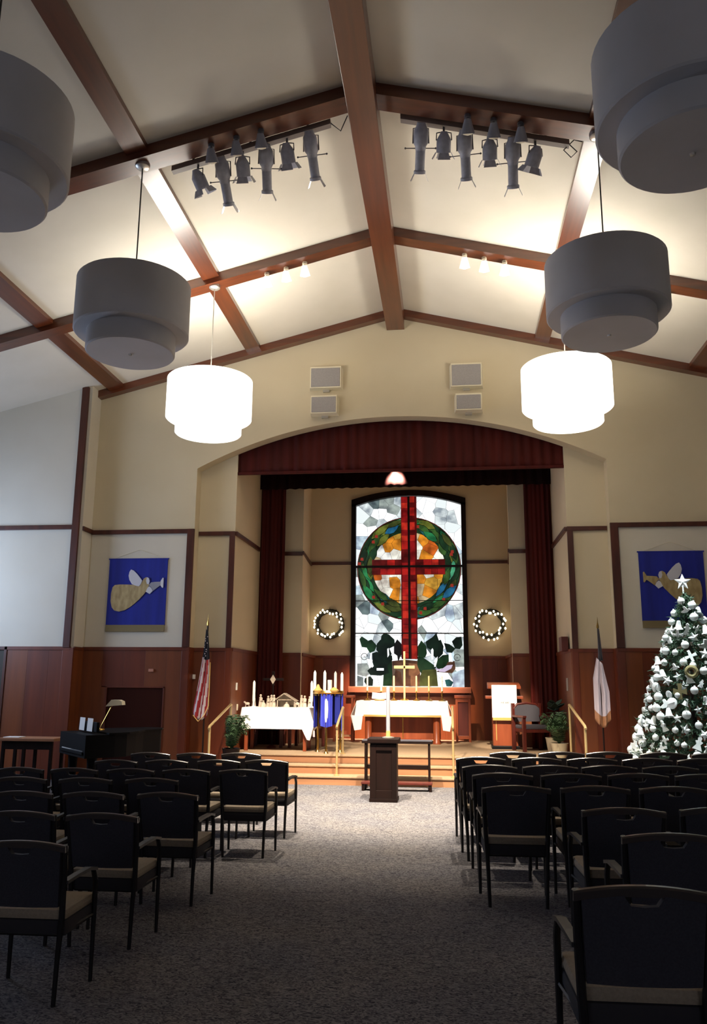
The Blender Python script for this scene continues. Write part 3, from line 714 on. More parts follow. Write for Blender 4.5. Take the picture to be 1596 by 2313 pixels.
def par_mesh():
    d = {}
    d['yoke'] = MB().tube([(0, 0, 0), (0, 0, -0.06)], 0.014, 6).tube([(0, 0, -0.055), (-0.085, 0, -0.075), (-0.09, 0, -0.17)], 0.007, 5).tube([(0, 0, -0.055), (0.085, 0, -0.075), (0.09, 0, -0.17)], 0.007, 5)
    ax = Vector((0, 0.62, -0.78)); c = Vector((0, -0.03, -0.11))
    d['body'] = MB().lathe([(0.0, -0.03), (0.035, -0.03), (0.05, 0.0), (0.085, 0.06), (0.085, 0.20), (0.08, 0.2), (0.075, 0.08), (0, 0.07)], c=c, n=14, axis=ax)
    bd = MB()
    for k in range(4):
        a = k*PI/2; e = c+ax*0.20
        side = Vector((1, 0, 0)); oth = ax.cross(side)
        r_ = side*math.cos(a)+oth*math.sin(a); q = ax.cross(r_)
        p0 = e+r_*0.088; p1 = p0+(ax*0.8+r_*0.45)*0.09
        th = r_*0.004
        vs = [p0-q*0.055, p0+q*0.055, p1+q*0.075, p1-q*0.075]
        bd.add([v_ for v_ in vs]+[v_+th for v_ in vs], [(0,1,2,3), (7,6,5,4), (0,4,5,1), (1,5,6,2), (2,6,7,3), (3,7,4,0)])
    d['barn_door'] = bd
    return d
def ers_mesh():
    d = {}
    ax = Vector((0, 0.66, -0.75)); c = Vector((0, -0.06, -0.10))
    d['yoke'] = MB().tube([(0, 0, 0), (0, 0, -0.05)], 0.014, 6).tube([(0, 0, -0.045), (-0.09, 0, -0.06), (-0.095, 0.03, -0.24)], 0.007, 5).tube([(0, 0, -0.045), (0.09, 0, -0.06), (0.095, 0.03, -0.24)], 0.007, 5)
    d['body'] = MB().lathe([(0.0, -0.06), (0.05, -0.06), (0.06, -0.02), (0.085, 0.02), (0.09, 0.16), (0.065, 0.20), (0.062, 0.24)], c=c, n=14, axis=ax)
    d['lens_tube'] = MB().lathe([(0.055, 0.24), (0.058, 0.25), (0.058, 0.46), (0.072, 0.47), (0.072, 0.50), (0.06, 0.50), (0.055, 0.46)], c=c, n=14, axis=ax)
    q = c+ax*0.22
    d['shutter_handle'] = MB().tube([q+Vector((-0.18, 0, 0)), q+Vector((0.18, 0, 0))], 0.006, 5).ball(q+Vector((-0.18, 0, 0)), 0.013, 6).ball(q+Vector((0.18, 0, 0)), 0.013, 6)
    bd = MB(); e = c+ax*0.50
    for k in (0, 2):
        r_ = Vector((1, 0, 0))*math.cos(k*PI/2); qq = ax.cross(r_); p0 = e+r_*0.062; p1 = p0+(ax*0.85+r_*0.4)*0.10; th = r_*0.004
        vs = [p0-qq*0.04, p0+qq*0.04, p1+qq*0.05, p1-qq*0.05]
        bd.add(vs+[v_+th for v_ in vs], [(0,1,2,3), (7,6,5,4), (0,4,5,1), (1,5,6,2), (2,6,7,3), (3,7,4,0)])
    d['barn_door'] = bd
    return d
PM = {k: m.mesh(k, M_DGREYM if k in ('yoke',) else M_GREYM, k == 'body') for k, m in par_mesh().items()}
EM = {k: m.mesh(k, M_DGREYM if k in ('yoke', 'shutter_handle') else M_GREYM, k in ('body', 'lens_tube')) for k, m in ers_mesh().items()}
order = ('innermost', 'second', 'third', 'fourth', 'fifth', 'outermost')
def fixture(kind, x, i, aim, power, ang):
    nm = 'stage_spotlight' if kind == 'e' else 'barn_door_floodlight'
    side = 'left' if x < 0 else 'right'
    lb = ('%s long grey spotlight' if kind == 'e' else '%s short grey floodlight with barn doors')
    rank = {0: 'first', 1: 'first', 2: 'second', 3: 'second', 4: 'third', 5: 'third'}[i]
    lab = (lb % rank).capitalize()+' from the ridge on the %s lighting bar' % side
    z = batz(x)-0.035
    t = thing(nm, lab[0].lower()+lab[1:], 'stage light', (x, 8.6, z), 0, 'stage lights on the %s bar' % side)
    # turn towards its aim about the vertical
    t.rotation_euler = (0, 0, math.atan2(-(aim[0]-x), aim[1]-8.6)*0.8)
    body_ = None
    for k, me in (EM if kind == 'e' else PM).items():
        o = bpy.data.objects.new(k, me); COL.objects.link(o); o.parent = body_ if k in ('lens_tube', 'barn_door', 'shutter_handle') else t
        if k == 'body': body_ = o
    if power:
        o_ = Vector((x, 8.6, z))+(Vector((0, 0.66, -0.75))*(0.62 if kind == 'e' else 0.34))+Vector((0, -0.05, -0.10))
        if kind == 'e': lamp('POINT', 'added_glint_lamp', o_-Vector((0, 0.066, -0.075))*0.6, 2.5, WARM, shadow_soft_size=0.02)  # small point lamp added at the lens mouth so the barn doors glint
        lamp('SPOT', 'stage_beam', o_, power, WARM, aim=aim, spot_size=ang, spot_blend=0.6 if kind == 'e' else 1.0, shadow_soft_size=0.06)
KW = 3600
spec_l = [('e', -0.66, (0.3, 17.4, 1.1), KW*1.9, 0.20), ('p', -0.95, (-0.4, 12.3, 0), KW*1.9, 0.95), ('e', -1.2, (-2.3, 15.2, 1.1), KW*1.2, 0.21), ('p', -1.49, (-1.8, 15.0, 0.6), KW*0.22, 0.55), ('e', -1.73, (-1.28, 14.9, 1.4), KW*0.6, 0.14), ('p', -2.04, (-0.2, 10.9, 0.0), KW*0.5, 1.1)]
spec_r = [('e', 0.66, (-0.5, 17.4, 1.1), KW*1.9, 0.20), ('p', 0.93, (0.5, 12.3, 0), KW*1.9, 0.95), ('e', 1.17, (1.93, 16.25, 1.25), KW*2.3, 0.15), ('p', 1.46, (1.6, 15.4, 0.5), KW*0.2, 0.55), ('e', 1.72, (2.3, 16.0, 0.8), KW*0.14, 0.2), ('p', 1.98, (0.5, 10.7, 0.0), KW*0.5, 1.1)]
for i, (k, x, aim, pw, an) in enumerate(spec_l): fixture(k, x, i, aim, pw, an)
for i, (k, x, aim, pw, an) in enumerate(spec_r): fixture(k, x, i, aim, pw, an)

# small bell heads on the two beams
def bell(x, y, z, lit, label, group):
    t = thing('bell_spotlight', label, 'spotlight', (x, y, z), 0, group)
    MB().lathe([(0.0, 0.0), (0.03, 0.0), (0.03, -0.03), (0.012, -0.035), (0.012, -0.06), (0, -0.06)], n=10).build('mount', M_DGREYM if not lit else M_CREAMP, t)
    t.scale = (1.25, 1.25, 1.25)
    ax = Vector((0, 0.55, -0.83))
    c = Vector((0, -0.02, -0.06))
    MB().lathe([(0.0, -0.01), (0.03, -0.005), (0.04, 0.03), (0.065, 0.12), (0.062, 0.12), (0.036, 0.03), (0, 0.02)], c=c, n=14, axis=ax).build('bell_shade', M_BELLLIT if lit else M_GREYGL, t, True)
    MB().lathe([(0.0, 0.105), (0.06, 0.1), (0.04, 0.125), (0, 0.135)], c=c, n=12, axis=ax).build('bulb', M_LAMPLIT if lit else M_CREAMP, t, True)
    return t
pos = {0: 'nearest the ridge', 1: 'in the middle', 2: 'farthest from the ridge'}
for sx in (-1, 1):
    sd = 'left' if sx < 0 else 'right'
    for i, x in enumerate((1.22, 1.51, 1.81)):
        bell(sx*x, 11.40, zc(x)-0.15, True, 'lit white bell spotlight on the far beam, %s half, %s' % (sd, pos[i]), 'lit bell spotlights on the far beam')
        lamp('SPOT', 'bell_beam', (sx*x, 11.47, zc(x)-0.36), 28, WARM, aim=(sx*x*1.1, 14.4, 3.2), spot_size=1.5, spot_blend=1.0, shadow_soft_size=0.05)
    for i, x in enumerate((1.2, 1.49, 1.79)):
        bell(sx*x, 8.30, zc(x)-0.15, False, 'unlit grey bell spotlight above the %s lighting bar, %s' % (sd, pos[i]), 'unlit bell spotlights above the lighting bars')
bell(4.0, 11.42, zc(4.0)-0.15, True, 'lit white bell spotlight on the far beam just past the unlit grey pendant', 'lit bell spotlights on the far beam')
lamp('SPOT', 'bell_beam', (4.0, 11.5, zc(4.0)-0.37), 3600, (0.90, 0.97, 1.0), aim=(4.3, 12.0, 1.0), spot_size=0.75, spot_blend=1.0, shadow_soft_size=0.05)  # strong cool spot added at this bell to brighten the tree
# red-washed glow on the border curtain comes from a small lamp behind the valance
t = thing('valance_lamp', 'small black lamp clipped behind the red valance, shining on the dark border curtain', 'lamp', (-0.14, 15.75, 6.6))
MB().tube([(0, 0, 0), (0, 0, -0.25)], 0.012, 6).build('stem', M_BLACKM, t)
MB().lathe([(0.0, 0), (0.05, 0), (0.06, 0.14), (0.055, 0.14), (0, 0.02)], c=(0, 0.02, -0.26), n=12, axis=Vector((0, 0.55, -0.85))).build('lamp_head', M_BLACKM, t, True)
lamp('SPOT', 'valance_lamp_beam', (-0.14, 15.93, 6.20), 17000, (1, 0.68, 0.55), aim=(-0.14, YJ-0.1, 5.66), spot_size=0.66, spot_blend=1.0, shadow_soft_size=0.03)

# ------------------------------------------------------------------ wall speakers
def speaker(x, z0, z1, w_, d, label):
    t = thing('wall_speaker', label, 'speaker', (x, YF, z0), 0, 'wall speakers over the arch')
    h = z1-z0
    MB().prism([(-w_/2, 0), (w_/2, 0), (w_/2*0.92, -d), (-w_/2*0.92, -d)], 0, h, 'XY').build('cabinet', M_CREAMP, t)
    MB().bev((-w_/2*0.86, -d-0.012, 0.02), (w_/2*0.86, -d, h-0.03), 0.006).build('grille', M_GRILLE, t)
    MB().box((-0.06, -0.05, -0.04), (0.06, 0, 0)).build('bracket', M_METALW, t)
speaker(-1.28, 6.92, 7.33, 0.62, 0.16, 'large cream wall speaker with grey grille, upper of the left pair')
speaker(-1.30, 6.42, 6.76, 0.52, 0.20, 'smaller cream wall speaker with grey grille, lower of the left pair')
speaker(1.28, 6.86, 7.30, 0.60, 0.16, 'large cream wall speaker with grey grille, upper of the right pair')
speaker(1.31, 6.40, 6.71, 0.50, 0.20, 'smaller cream wall speaker with grey grille, lower of the right pair')

# ------------------------------------------------------------------ banners
def banner(x0, x1, z0, z1, mirror, label):
    t = thing('blue_banner', label, 'banner', ((x0+x1)/2, YF-0.012, z0), 0, 'blue angel banners')
    W, H = x1-x0, z1-z0
    def L(p):
        u = (p[0]-705)/365.0; v = 1-(p[1]-325)/470.0
        if mirror: u = 1-u
        return ((u-0.5)*W, v*H)
    cloth = MB(); nx = 14; vs = []
    for i in range(nx+1):
        for j in (0, 1):
            vs.append(((i/nx-0.5)*W, -0.02-0.006*math.sin(i*1.3)*(1-j), H if j else 0.11))
    cloth.add(vs, [(2*i, 2*i+2, 2*i+3, 2*i+1) for i in range(nx)])
    cloth.add([(p[0], p[1]+0.02, p[2]) for p in vs], [(2*i+1, 2*i+3, 2*i+2, 2*i) for i in range(nx)])
    cl_o = cloth.build('cloth', M_BLUE, t, True)
    MB().bev((-W/2, -0.03, 0), (W/2, 0.0, 0.12), 0.004).build('hem', M_TANC, t)
    MB().tube([(-W/2-0.02, -0.015, H), (W/2+0.02, -0.015, H)], 0.012, 6).build('hanging_rod', M_BLUE, t)
    MB().tube([(-W/2+0.05, -0.01, H), (0, -0.006, H+0.17), (W/2-0.05, -0.01, H)], 0.003, 4).build('cord', M_CREAMP, t)
    def ap(pts, m, name, y): MB().prism([L(p) for p in pts], -0.036-y, -0.028).build(name, m, cl_o)
    ap([(735,510),(748,496),(780,492),(830,493),(870,495),(905,503),(918,478),(928,455),(942,446),(958,450),(965,470),(962,500),(950,530),(935,555),(905,590),(880,615),(850,640),(820,658),(785,667),(755,660),(738,640),(728,600),(728,550)], M_GOLDC, 'gown', 0)
    ap([(845,395),(862,402),(885,425),(905,450),(918,468),(912,490),(900,505),(878,500),(855,490),(838,462),(832,435),(836,410)], M_SILVERC, 'wing', 0.004)
    ap([(948,446),(960,452),(966,470),(962,492),(950,490),(944,470)], M_SILVERC, 'head', 0.008)
    ap([(945,540),(955,515),(965,505),(978,515),(988,535),(970,555)], M_SILVERC, 'hand', 0.004)
    ap([(962,498),(975,480),(1000,477),(1030,476),(1040,470),(1040,500),(1030,502),(1005,522),(990,535),(978,512)], M_GOLDC if mirror else M_GREYGL, 'horn_arm', 0.002)
    ap([(1035,470),(1046,450),(1052,452),(1052,514),(1046,516),(1035,500)], M_GOLDC if mirror else M_SILVERC, 'horn_bell', 0.005)
banner(-5.22, -4.13, 2.50, 3.81, False, 'blue banner with a gold angel blowing a horn, above the piano side')
banner(4.10, 5.15, 2.56, 3.84, True, 'blue banner with a gold angel, partly hidden behind the tree')

# ------------------------------------------------------------------ lit wreaths in the chancel
for sx in (-1, 1):
    t = thing('lit_wreath', 'dark green wreath with warm lights %s of the stained glass window' % ('left' if sx < 0 else 'right'), 'wreath', (sx*1.80, YB-0.07, 2.93), 0, 'lit wreaths beside the window')
    R2 = random.Random(4+sx)
    mb = MB(); pts = []
    for k in range(29):
        a = 2*PI*k/28; rr = 0.29+R2.uniform(-0.015, 0.015); pts.append((rr*math.cos(a), R2.uniform(-0.01, 0.01), rr*math.sin(a)))
    mb.tube(pts, 0.05, 7, caps=False)
    for k in range(150):
        a = R2.uniform(0, 2*PI); rr = 0.29+R2.uniform(-0.05, 0.05)
        c = Vector((rr*math.cos(a), R2.uniform(-0.05, 0.03), rr*math.sin(a)))
        d = Vector((R2.gauss(0, 1), R2.gauss(-0.4, 0.6), R2.gauss(0, 1))).normalized()*0.055; q = d.orthogonal().normalized()*0.008
        mb.add([c-q, c+q, c+d], [(0, 1, 2)])
    mb.build('foliage', M_WREATHG, t)
    bm_ = None
    for k in range(30):
        a = 2*PI*k/30+R2.uniform(-0.08, 0.08); rr = 0.29+R2.choice((-0.05, 0.0, 0.045, 0.06))
        p = (rr*math.cos(a), -0.06, rr*math.sin(a))
        if bm_ is None: bm_ = MB().ball((0, 0, 0), 0.022, 8, sc=(1, 1, 1.3)).mesh('bulb', M_BULB, True)
        o = bpy.data.objects.new('bulb', bm_); COL.objects.link(o); o.parent = t; o.location = p

# ------------------------------------------------------------------ chairs
def make_chair():
    t = thing('armchair', 'x', 'chair')
    def post(s): return MB().tube([(s*0.205, -0.215, 0), (s*0.212, -0.222, 0.25), (s*0.222, -0.225, 0.45), (s*0.232, -0.255, 0.66), (s*0.238, -0.292, 0.835)], [0.013, 0.015, 0.018, 0.017, 0.016], 8)
    for s in (-1, 1): post(s).build('back_post', M_CHAIRF, t, True)
    for s in (-1, 1):
        MB().tube([(s*0.25, 0.175, 0), (s*0.25, 0.17, 0.25), (s*0.25, 0.165, 0.45), (s*0.252, 0.15, 0.56), (s*0.25, 0.115, 0.625)], [0.012, 0.014, 0.016, 0.016, 0.015], 8).build('front_leg', M_CHAIRF, t, True)
    for s in (-1, 1):
        b = MB(); pts = [(s*0.236, -0.255, 0.635), (s*0.244, -0.12, 0.645), (s*0.25, 0.03, 0.648), (s*0.252, 0.13, 0.628)]
        vs = []
        for (x, y, z) in pts:
            vs += [(x-0.02, y, z-0.008), (x+0.02, y, z-0.008), (x+0.02, y, z+0.010), (x-0.02, y, z+0.010)]
        fs = [(3, 2, 1, 0)]+[(i*4+k, i*4+(k+1) % 4, (i+1)*4+(k+1) % 4, (i+1)*4+k) for i in range(3) for k in range(4)]+[(12, 13, 14, 15)]
        b.add(vs, fs).build('armrest', M_CHAIRF, t)
    # seat: upholstered cushion over a frame, its sides coloured dark for their shade
    MB().bev((-0.235, -0.205, 0.425), (0.235, 0.215, 0.485), 0.028).build('seat', M_SEAT, t, True)
    MB().bev((-0.238, -0.21, 0.345), (0.238, 0.218, 0.43), 0.02).build('shaded_seat_side', M_SEATS, t, True)
    # padded back with a hand notch at its upper edge
    nx = 12; vs = []; 
    def topy(u): return 0.795 if abs(u) > 0.32 else 0.765
    us = [-1, -0.7, -0.45, -0.33, -0.22, 0, 0.22, 0.33, 0.45, 0.7, 1]
    tz = [0.803, 0.815, 0.823, 0.826, 0.790, 0.786, 0.790, 0.826, 0.823, 0.815, 0.803]
    def by(u, z): return -0.232-0.11*(z-0.5)/0.3*0.55+0.018*(1-u*u)*-1
    for u, z1 in zip(us, tz):
        w0 = 0.205; w1 = 0.221
        for z in (0.505, 0.65, z1):
            x = u*(w0+(w1-w0)*(z-0.505)/0.29)
            vs.append((x, by(u, z)-0.016, z)); vs.append((x, by(u, z)+0.018, z))
    fs = []
    n = len(us)
    for i in range(n-1):
        a = i*6; b = a+6
        for j in (0, 2):
            fs.append((a+j, b+j, b+j+2, a+j+2)); fs.append((a+j+3, b+j+3, b+j+1, a+j+1))
        fs.append((a, a+1, b+1, b)); fs.append((a+5, a+4, b+4, b+5))
    for i in (0, (n-1)*6):
        fs.append((i, i+2, i+3, i+1)); fs.append((i+2, i+4, i+5, i+3))
    MB().add(vs, fs).build('back_panel', M_CHAIRB, t)
    # crowned top rail
    vs = []; m_ = 12
    for i in range(m_+1):
        u = -1+2*i/m_; x = u*0.25; z = 0.832+0.028*(1-u*u); y = -0.292-0.02*(1-u*u)
        zl = z-0.034+(-0.004 if abs(u) < 0.3 else 0)
        vs += [(x, y-0.018, zl), (x, y+0.018, zl), (x, y+0.021, z-0.006), (x, y+0.012, z), (x, y-0.014, z), (x, y-0.021, z-0.007)]
    fs = [(5, 4, 3, 2, 1, 0)]+[(i*6+k, i*6+(k+1) % 6, (i+1)*6+(k+1) % 6, (i+1)*6+k) for i in range(m_) for k in range(6)]+[tuple(m_*6+k for k in range(6))]
    MB().add(vs, fs).build('top_rail', M_RAILTOP, t, True)
    MB().tube([(-0.20, -0.2, 0.355), (0.20, -0.2, 0.355)], 0.011, 6).tube([(-0.247, 0.165, 0.37), (0.247, 0.165, 0.37)], 0.011, 6).tube([(-0.214, -0.215, 0.37), (-0.247, 0.165, 0.37)], 0.010, 6).tube([(0.214, -0.215, 0.37), (0.247, 0.165, 0.37)], 0.010, 6).build('under_frame', M_CHAIRF, t, True)
    return t
LB = {'A': [(-1.58, 10.16), (-2.09, 10.05), (-2.64, 10.00)],
 'B': [(-1.09, 9.36), (-1.60, 9.26), (-2.14, 9.15), (-2.66, 9.05)],
 'C': [(-1.10, 8.34), (-1.64, 8.28), (-2.18, 8.22), (-2.72, 8.17), (-3.25, 8.13)],
 'D': [(-1.70, 7.49), (-2.28, 7.42), (-2.84, 7.38)],
 'E': [(-1.25, 6.61), (-1.82, 6.55), (-2.37, 6.50)],
 'F': [(-1.33, 5.58), (-1.88, 5.58)],
 'G': [(-1.37, 4.64)]}
RB = {'A': [(1.59, 10.10), (2.13, 10.21), (2.69, 10.32), (3.30, 10.35), (3.87, 10.37)],
 'B': [(1.20, 9.38), (1.77, 9.41), (2.36, 9.48), (2.93, 9.55), (3.50, 9.60)],
 'C': [(1.25, 8.52), (1.82, 8.60), (2.39, 8.67), (2.96, 8.70)],
 'D': [(1.33, 7.81), (1.91, 7.87), (2.50, 7.98), (3.08, 8.02)],
 'E': [(1.37, 6.92), (1.97, 7.00), (2.57, 7.06)],
 'F': [(1.95, 5.88), (2.58, 6.00)],
 'G': [(2.03, 5.00)], 'H': [(1.60, 3.77)]}
rown = {'A': 'front row', 'B': 'second row', 'C': 'third row', 'D': 'fourth row', 'E': 'fifth row', 'F': 'sixth row', 'G': 'seventh row', 'H': 'row nearest the viewer'}
seatn = ('aisle-end', 'second', 'third', 'fourth', 'fifth')
proto = make_chair(); first = [True]
for blk, D, sc in (('left', LB, 0.955), ('right', RB, 1.035)):
    for rk, lst in D.items():
        for i, (x, y) in enumerate(lst):
            lab = 'dark armchair with taupe seat, %s seat in the %s of the %s block' % (seatn[i], rown[rk], blk)
            if rk == 'G' and blk == 'left': lab = 'dark armchair with taupe seat at the aisle end, nearest of the left block'
            if rk == 'H': lab = 'large-looking dark armchair nearest the viewer, lower right of the photo'
            jit = random.uniform(-0.03, 0.03)+(0.0 if blk == 'left' else 0.02)
            y_ = y
            grp = 'armchairs in the %s block' % blk
            if first[0]:
                proto.location = (x, y_, 0); proto.rotation_euler = (0, 0, jit); proto['label'] = lab; proto['group'] = grp; proto.scale = (sc, sc, sc); first[0] = False
            else:
                k_ = 1.045 if rk == 'H' else sc
                dup(proto, (x, y_, 0), jit, lab, grp, (k_, k_, k_))

# ------------------------------------------------------------------ handrails
def handrail(x, ya, za, zb0, yb, zb, zb1, label, m=M_RAIL):
    t = thing('handrail', label, 'handrail', (x, ya, zb0), 0, 'gold handrails of the chancel steps')
    MB().tube([(0, 0, 0), (0, 0, za-zb0)], 0.019, 10).build('post', m, t, True)
    MB().tube([(0, yb-ya, zb1-zb0), (0, yb-ya, zb-zb0)], 0.019, 10).build('post', m, t, True)
    MB().tube([(0, -0.05, za-zb0-0.035), (0, 0.0, za-zb0), (0, yb-ya-0.02, zb-zb0), (0, yb-ya+0.03, zb-zb0-0.012)], 0.021, 10).build('rail', m, t, True)
    MB().lathe([(0, 0), (0.045, 0), (0.045, 0.012), (0.02, 0.02), (0, 0.02)], n=12).build('foot_flange', m, t, True)
    MB().lathe([(0, 0), (0.045, 0), (0.045, 0.012), (0.02, 0.02), (0, 0.02)], c=(0, yb-ya, zb1-zb0), n=12).build('foot_flange', m, t, True)
handrail(-2.90, 13.05, 0.945, 0, 14.30, 1.25, 0.28, 'gold handrail before the striped flag and fern')
handrail(2.86, 12.75, 1.03, 0, 14.30, 1.30, 0.28, 'gold handrail before the potted fern beside the white flag')
handrail(-0.98, 13.92, 0.94, 0.14, 14.68, 1.21, 0.42, 'gold handrail on the middle steps beside the candle ring')
handrail(0.93, 13.92, 0.95, 0.14, 14.68, 1.24, 0.42, 'gold handrail on the middle steps right of the altar')

# ------------------------------------------------------------------ altar and what stands on it
AY, AX = 17.25, -0.09
t = thing('altar_table', 'reddish wooden altar table with round legs below the stained glass window', 'altar', (AX, AY, 0.42))
MB().bev((-0.90, -0.02, 0.79), (0.90, 0.68, 0.84), 0.012).build('table_top', M_CHERRY, t)
for sx in (-1, 1):
    for y in (0.08, 0.58):
        MB().lathe([(0, 0), (0.085, 0), (0.085, 0.03), (0.07, 0.05), (0.07, 0.74), (0.08, 0.79), (0, 0.79)], c=(sx*0.70, y, 0), n=18).build('leg', M_CHERRY, t, True)
MB().bev((-0.78, 0.32, 0.08), (-0.006, 0.36, 0.79), 0.006).build('front_panel', M_CHERRY, t)
MB().bev((0.006, 0.32, 0.08), (0.78, 0.36, 0.79), 0.006).build('front_panel', M_CHERRY, t)
MB().box((-0.008, 0.312, 0.08), (0.008, 0.32, 0.79)).build('brass_strip', M_BRASS, t)
cl = thing('altar_cloth', 'bright white altar cloth with a gold hem draped over the altar', 'tablecloth', (AX, AY, 0.42))
c_ = MB()
c_.bev((-0.93, -0.05, 0.842), (0.93, 0.71, 0.850), 0.003)
nx = 26
def drape(mb, x0, x1, y, z0, z1, amp, slope=0.03):
    vs = []
    for i in range(nx+1):
        u = i/nx; x = x0+(x1-x0)*u
        for j, z in enumerate((z1, (z0+z1)/2, z0)):
            dy = -slope*j/2+amp*math.sin(u*17+j)*j/2
            e = 0.04*j/2*(2*u-1)
            vs += [(x+e, y+dy, z), (x+e, y+dy+0.006, z)]
    fs = []
    for i in range(nx):
        a = i*6; b = a+6
        for j in (0, 2): fs += [(a+j, b+j, b+j+2, a+j+2), (a+j+1, a+j+3, b+j+3, b+j+1)]
        fs += [(a, a+1, b+1, b), (a+4, b+4, b+5, a+5)]
    for a in (0, nx*6): fs += [(a, a+2, a+3, a+1), (a+2, a+4, a+5, a+3)]
    mb.add(vs, fs)
drape(c_, -0.93, 0.93, -0.052, 0.55, 0.846, 0.008)
for sx in (-1, 1):
    xe = sx*0.93
    c_.add([(xe, -0.05, 0.848), (xe, 0.71, 0.848), (xe+sx*0.10, 0.75, 0.40), (xe+sx*0.04, -0.09, 0.26), (xe+sx*0.12, -0.06, 0.55),
            (xe-sx*0.006, -0.05, 0.842), (xe-sx*0.006, 0.71, 0.842), (xe+sx*0.094, 0.75, 0.40), (xe+sx*0.034, -0.09, 0.26), (xe+sx*0.114, -0.06, 0.55)],
           [(0, 1, 2, 4), (4, 2, 3), (5, 9, 7, 6), (9, 8, 7), (0, 5, 6, 1), (1, 6, 7, 2), (2, 7, 8, 3), (3, 8, 9, 4), (4, 9, 5, 0)])
    c_.add([(xe-sx*0.13, -0.088, 0.55), (xe+sx*0.10, -0.095, 0.56), (xe+sx*0.04, -0.10, 0.26), (xe-sx*0.10, -0.095, 0.28), (xe-sx*0.13, -0.082, 0.55), (xe+sx*0.10, -0.089, 0.56), (xe+sx*0.04, -0.094, 0.26), (xe-sx*0.10, -0.089, 0.28)],
           [(0, 1, 2, 3), (7, 6, 5, 4), (0, 4, 5, 1), (1, 5, 6, 2), (2, 6, 7, 3), (3, 7, 4, 0)])
c_.build('linen', M_LINEN, cl, True)
MB().bev((-0.78, -0.098, 0.535), (0.80, -0.082, 0.575), 0.003).build('gold_hem', M_GOLDTR, cl)
ZT = 0.42+0.852
def candlestick(x, y, label, m=M_CREAMC, h=0.30, base=0.20):
    t = thing('candlestick', label, 'candlestick', (x, y, ZT), 0, 'altar candlesticks')
    MB().lathe([(0, 0), (0.075, 0), (0.075, 0.012), (0.05, 0.025), (0.02, 0.05), (0.012, 0.10), (0.02, 0.13), (0.012, base-0.02), (0.03, base), (0, base)], n=16).build('brass_stand', M_BRASS, t, True)
    MB().lathe([(0, base), (0.02, base), (0.018, base+h), (0.006, base+h+0.008), (0, base+h+0.01)], n=12).build('candle', m, t, True)
lbs = ('white taper in a brass stick at the left end of the altar', 'cream taper in a brass stick left of the altar cross', 'cream taper in a brass stick just right of the altar cross', 'cream taper in a brass stick, second from the right altar end', 'white taper in a brass stick at the right end of the altar')
for x, lb, m in zip((-0.83, -0.27, 0.20, 0.46, 0.73), lbs, (M_CANDLE, M_CREAMC, M_CREAMC, M_CREAMC, M_CANDLE)): candlestick(x, AY+0.25, lb, m)
candlestick(-0.56, AY+0.5, 'white taper standing behind the open book on the altar', M_CANDLE)
t = thing('altar_cross', 'slim brass cross standing at the middle of the altar', 'cross', (-0.06, AY+0.45, ZT))
MB().lathe([(0, 0), (0.09, 0), (0.09, 0.02), (0.03, 0.05), (0, 0.05)], n=16).build('base', M_BRASS, t, True)
MB().bev((-0.02, -0.012, 0.04), (0.02, 0.012, 1.02), 0.004).build('upright', M_RAIL, t)
MB().bev((-0.22, -0.012, 0.66), (0.22, 0.012, 0.72), 0.004).build('crossbar', M_RAIL, t)
t = thing('open_book', 'open white-paged book propped on the altar behind the tall candle', 'book', (-0.56, AY+0.12, ZT))
MB().bev((-0.10, -0.05, 0), (0.10, 0.08, 0.02), 0.004).build('book_stand', M_BRASS, t)
for s in (-1, 1):
    MB().add([(0, -0.05, 0.03), (s*0.16, -0.05, 0.05), (s*0.16, 0.09, 0.17), (0, 0.09, 0.15), (0, -0.04, 0.02), (s*0.16, -0.04, 0.04), (s*0.16, 0.10, 0.16), (0, 0.10, 0.14)], [(0, 1, 2, 3), (7, 6, 5, 4), (0, 4, 5, 1), (1, 5, 6, 2), (2, 6, 7, 3), (3, 7, 4, 0)]).build('page_block', M_PAPER, t)

# ------------------------------------------------------------------ nativity table
TX, TY = -2.26, 15.0
t = thing('nativity_table', 'reddish wooden table under a white cloth at the left of the chancel', 'table', (TX, TY, 0.42))
MB().bev((-0.60, 0.02, 0.715), (0.60, 0.60, 0.755), 0.01).build('table_top', M_CHERRY, t)
for sx in (-1, 1):
    for y in (0.08, 0.54): MB().bev((sx*0.54-0.03, y-0.03, 0), (sx*0.54+0.03, y+0.03, 0.715), 0.006).build('leg', M_CHERRY, t)
MB().bev((-0.55, 0.09, 0.60), (0.55, 0.12, 0.715), 0.005).build('apron', M_CHERRY, t)
cl = thing('table_cloth', 'white cloth with hanging corners draped over the nativity table', 'tablecloth', (TX, TY, 0.42))
c_ = MB(); c_.bev((-0.62, 0.0, 0.757), (0.62, 0.62, 0.764), 0.003)
drape(c_, -0.62, 0.62, 0.0, 0.39, 0.76, 0.012, 0.05)
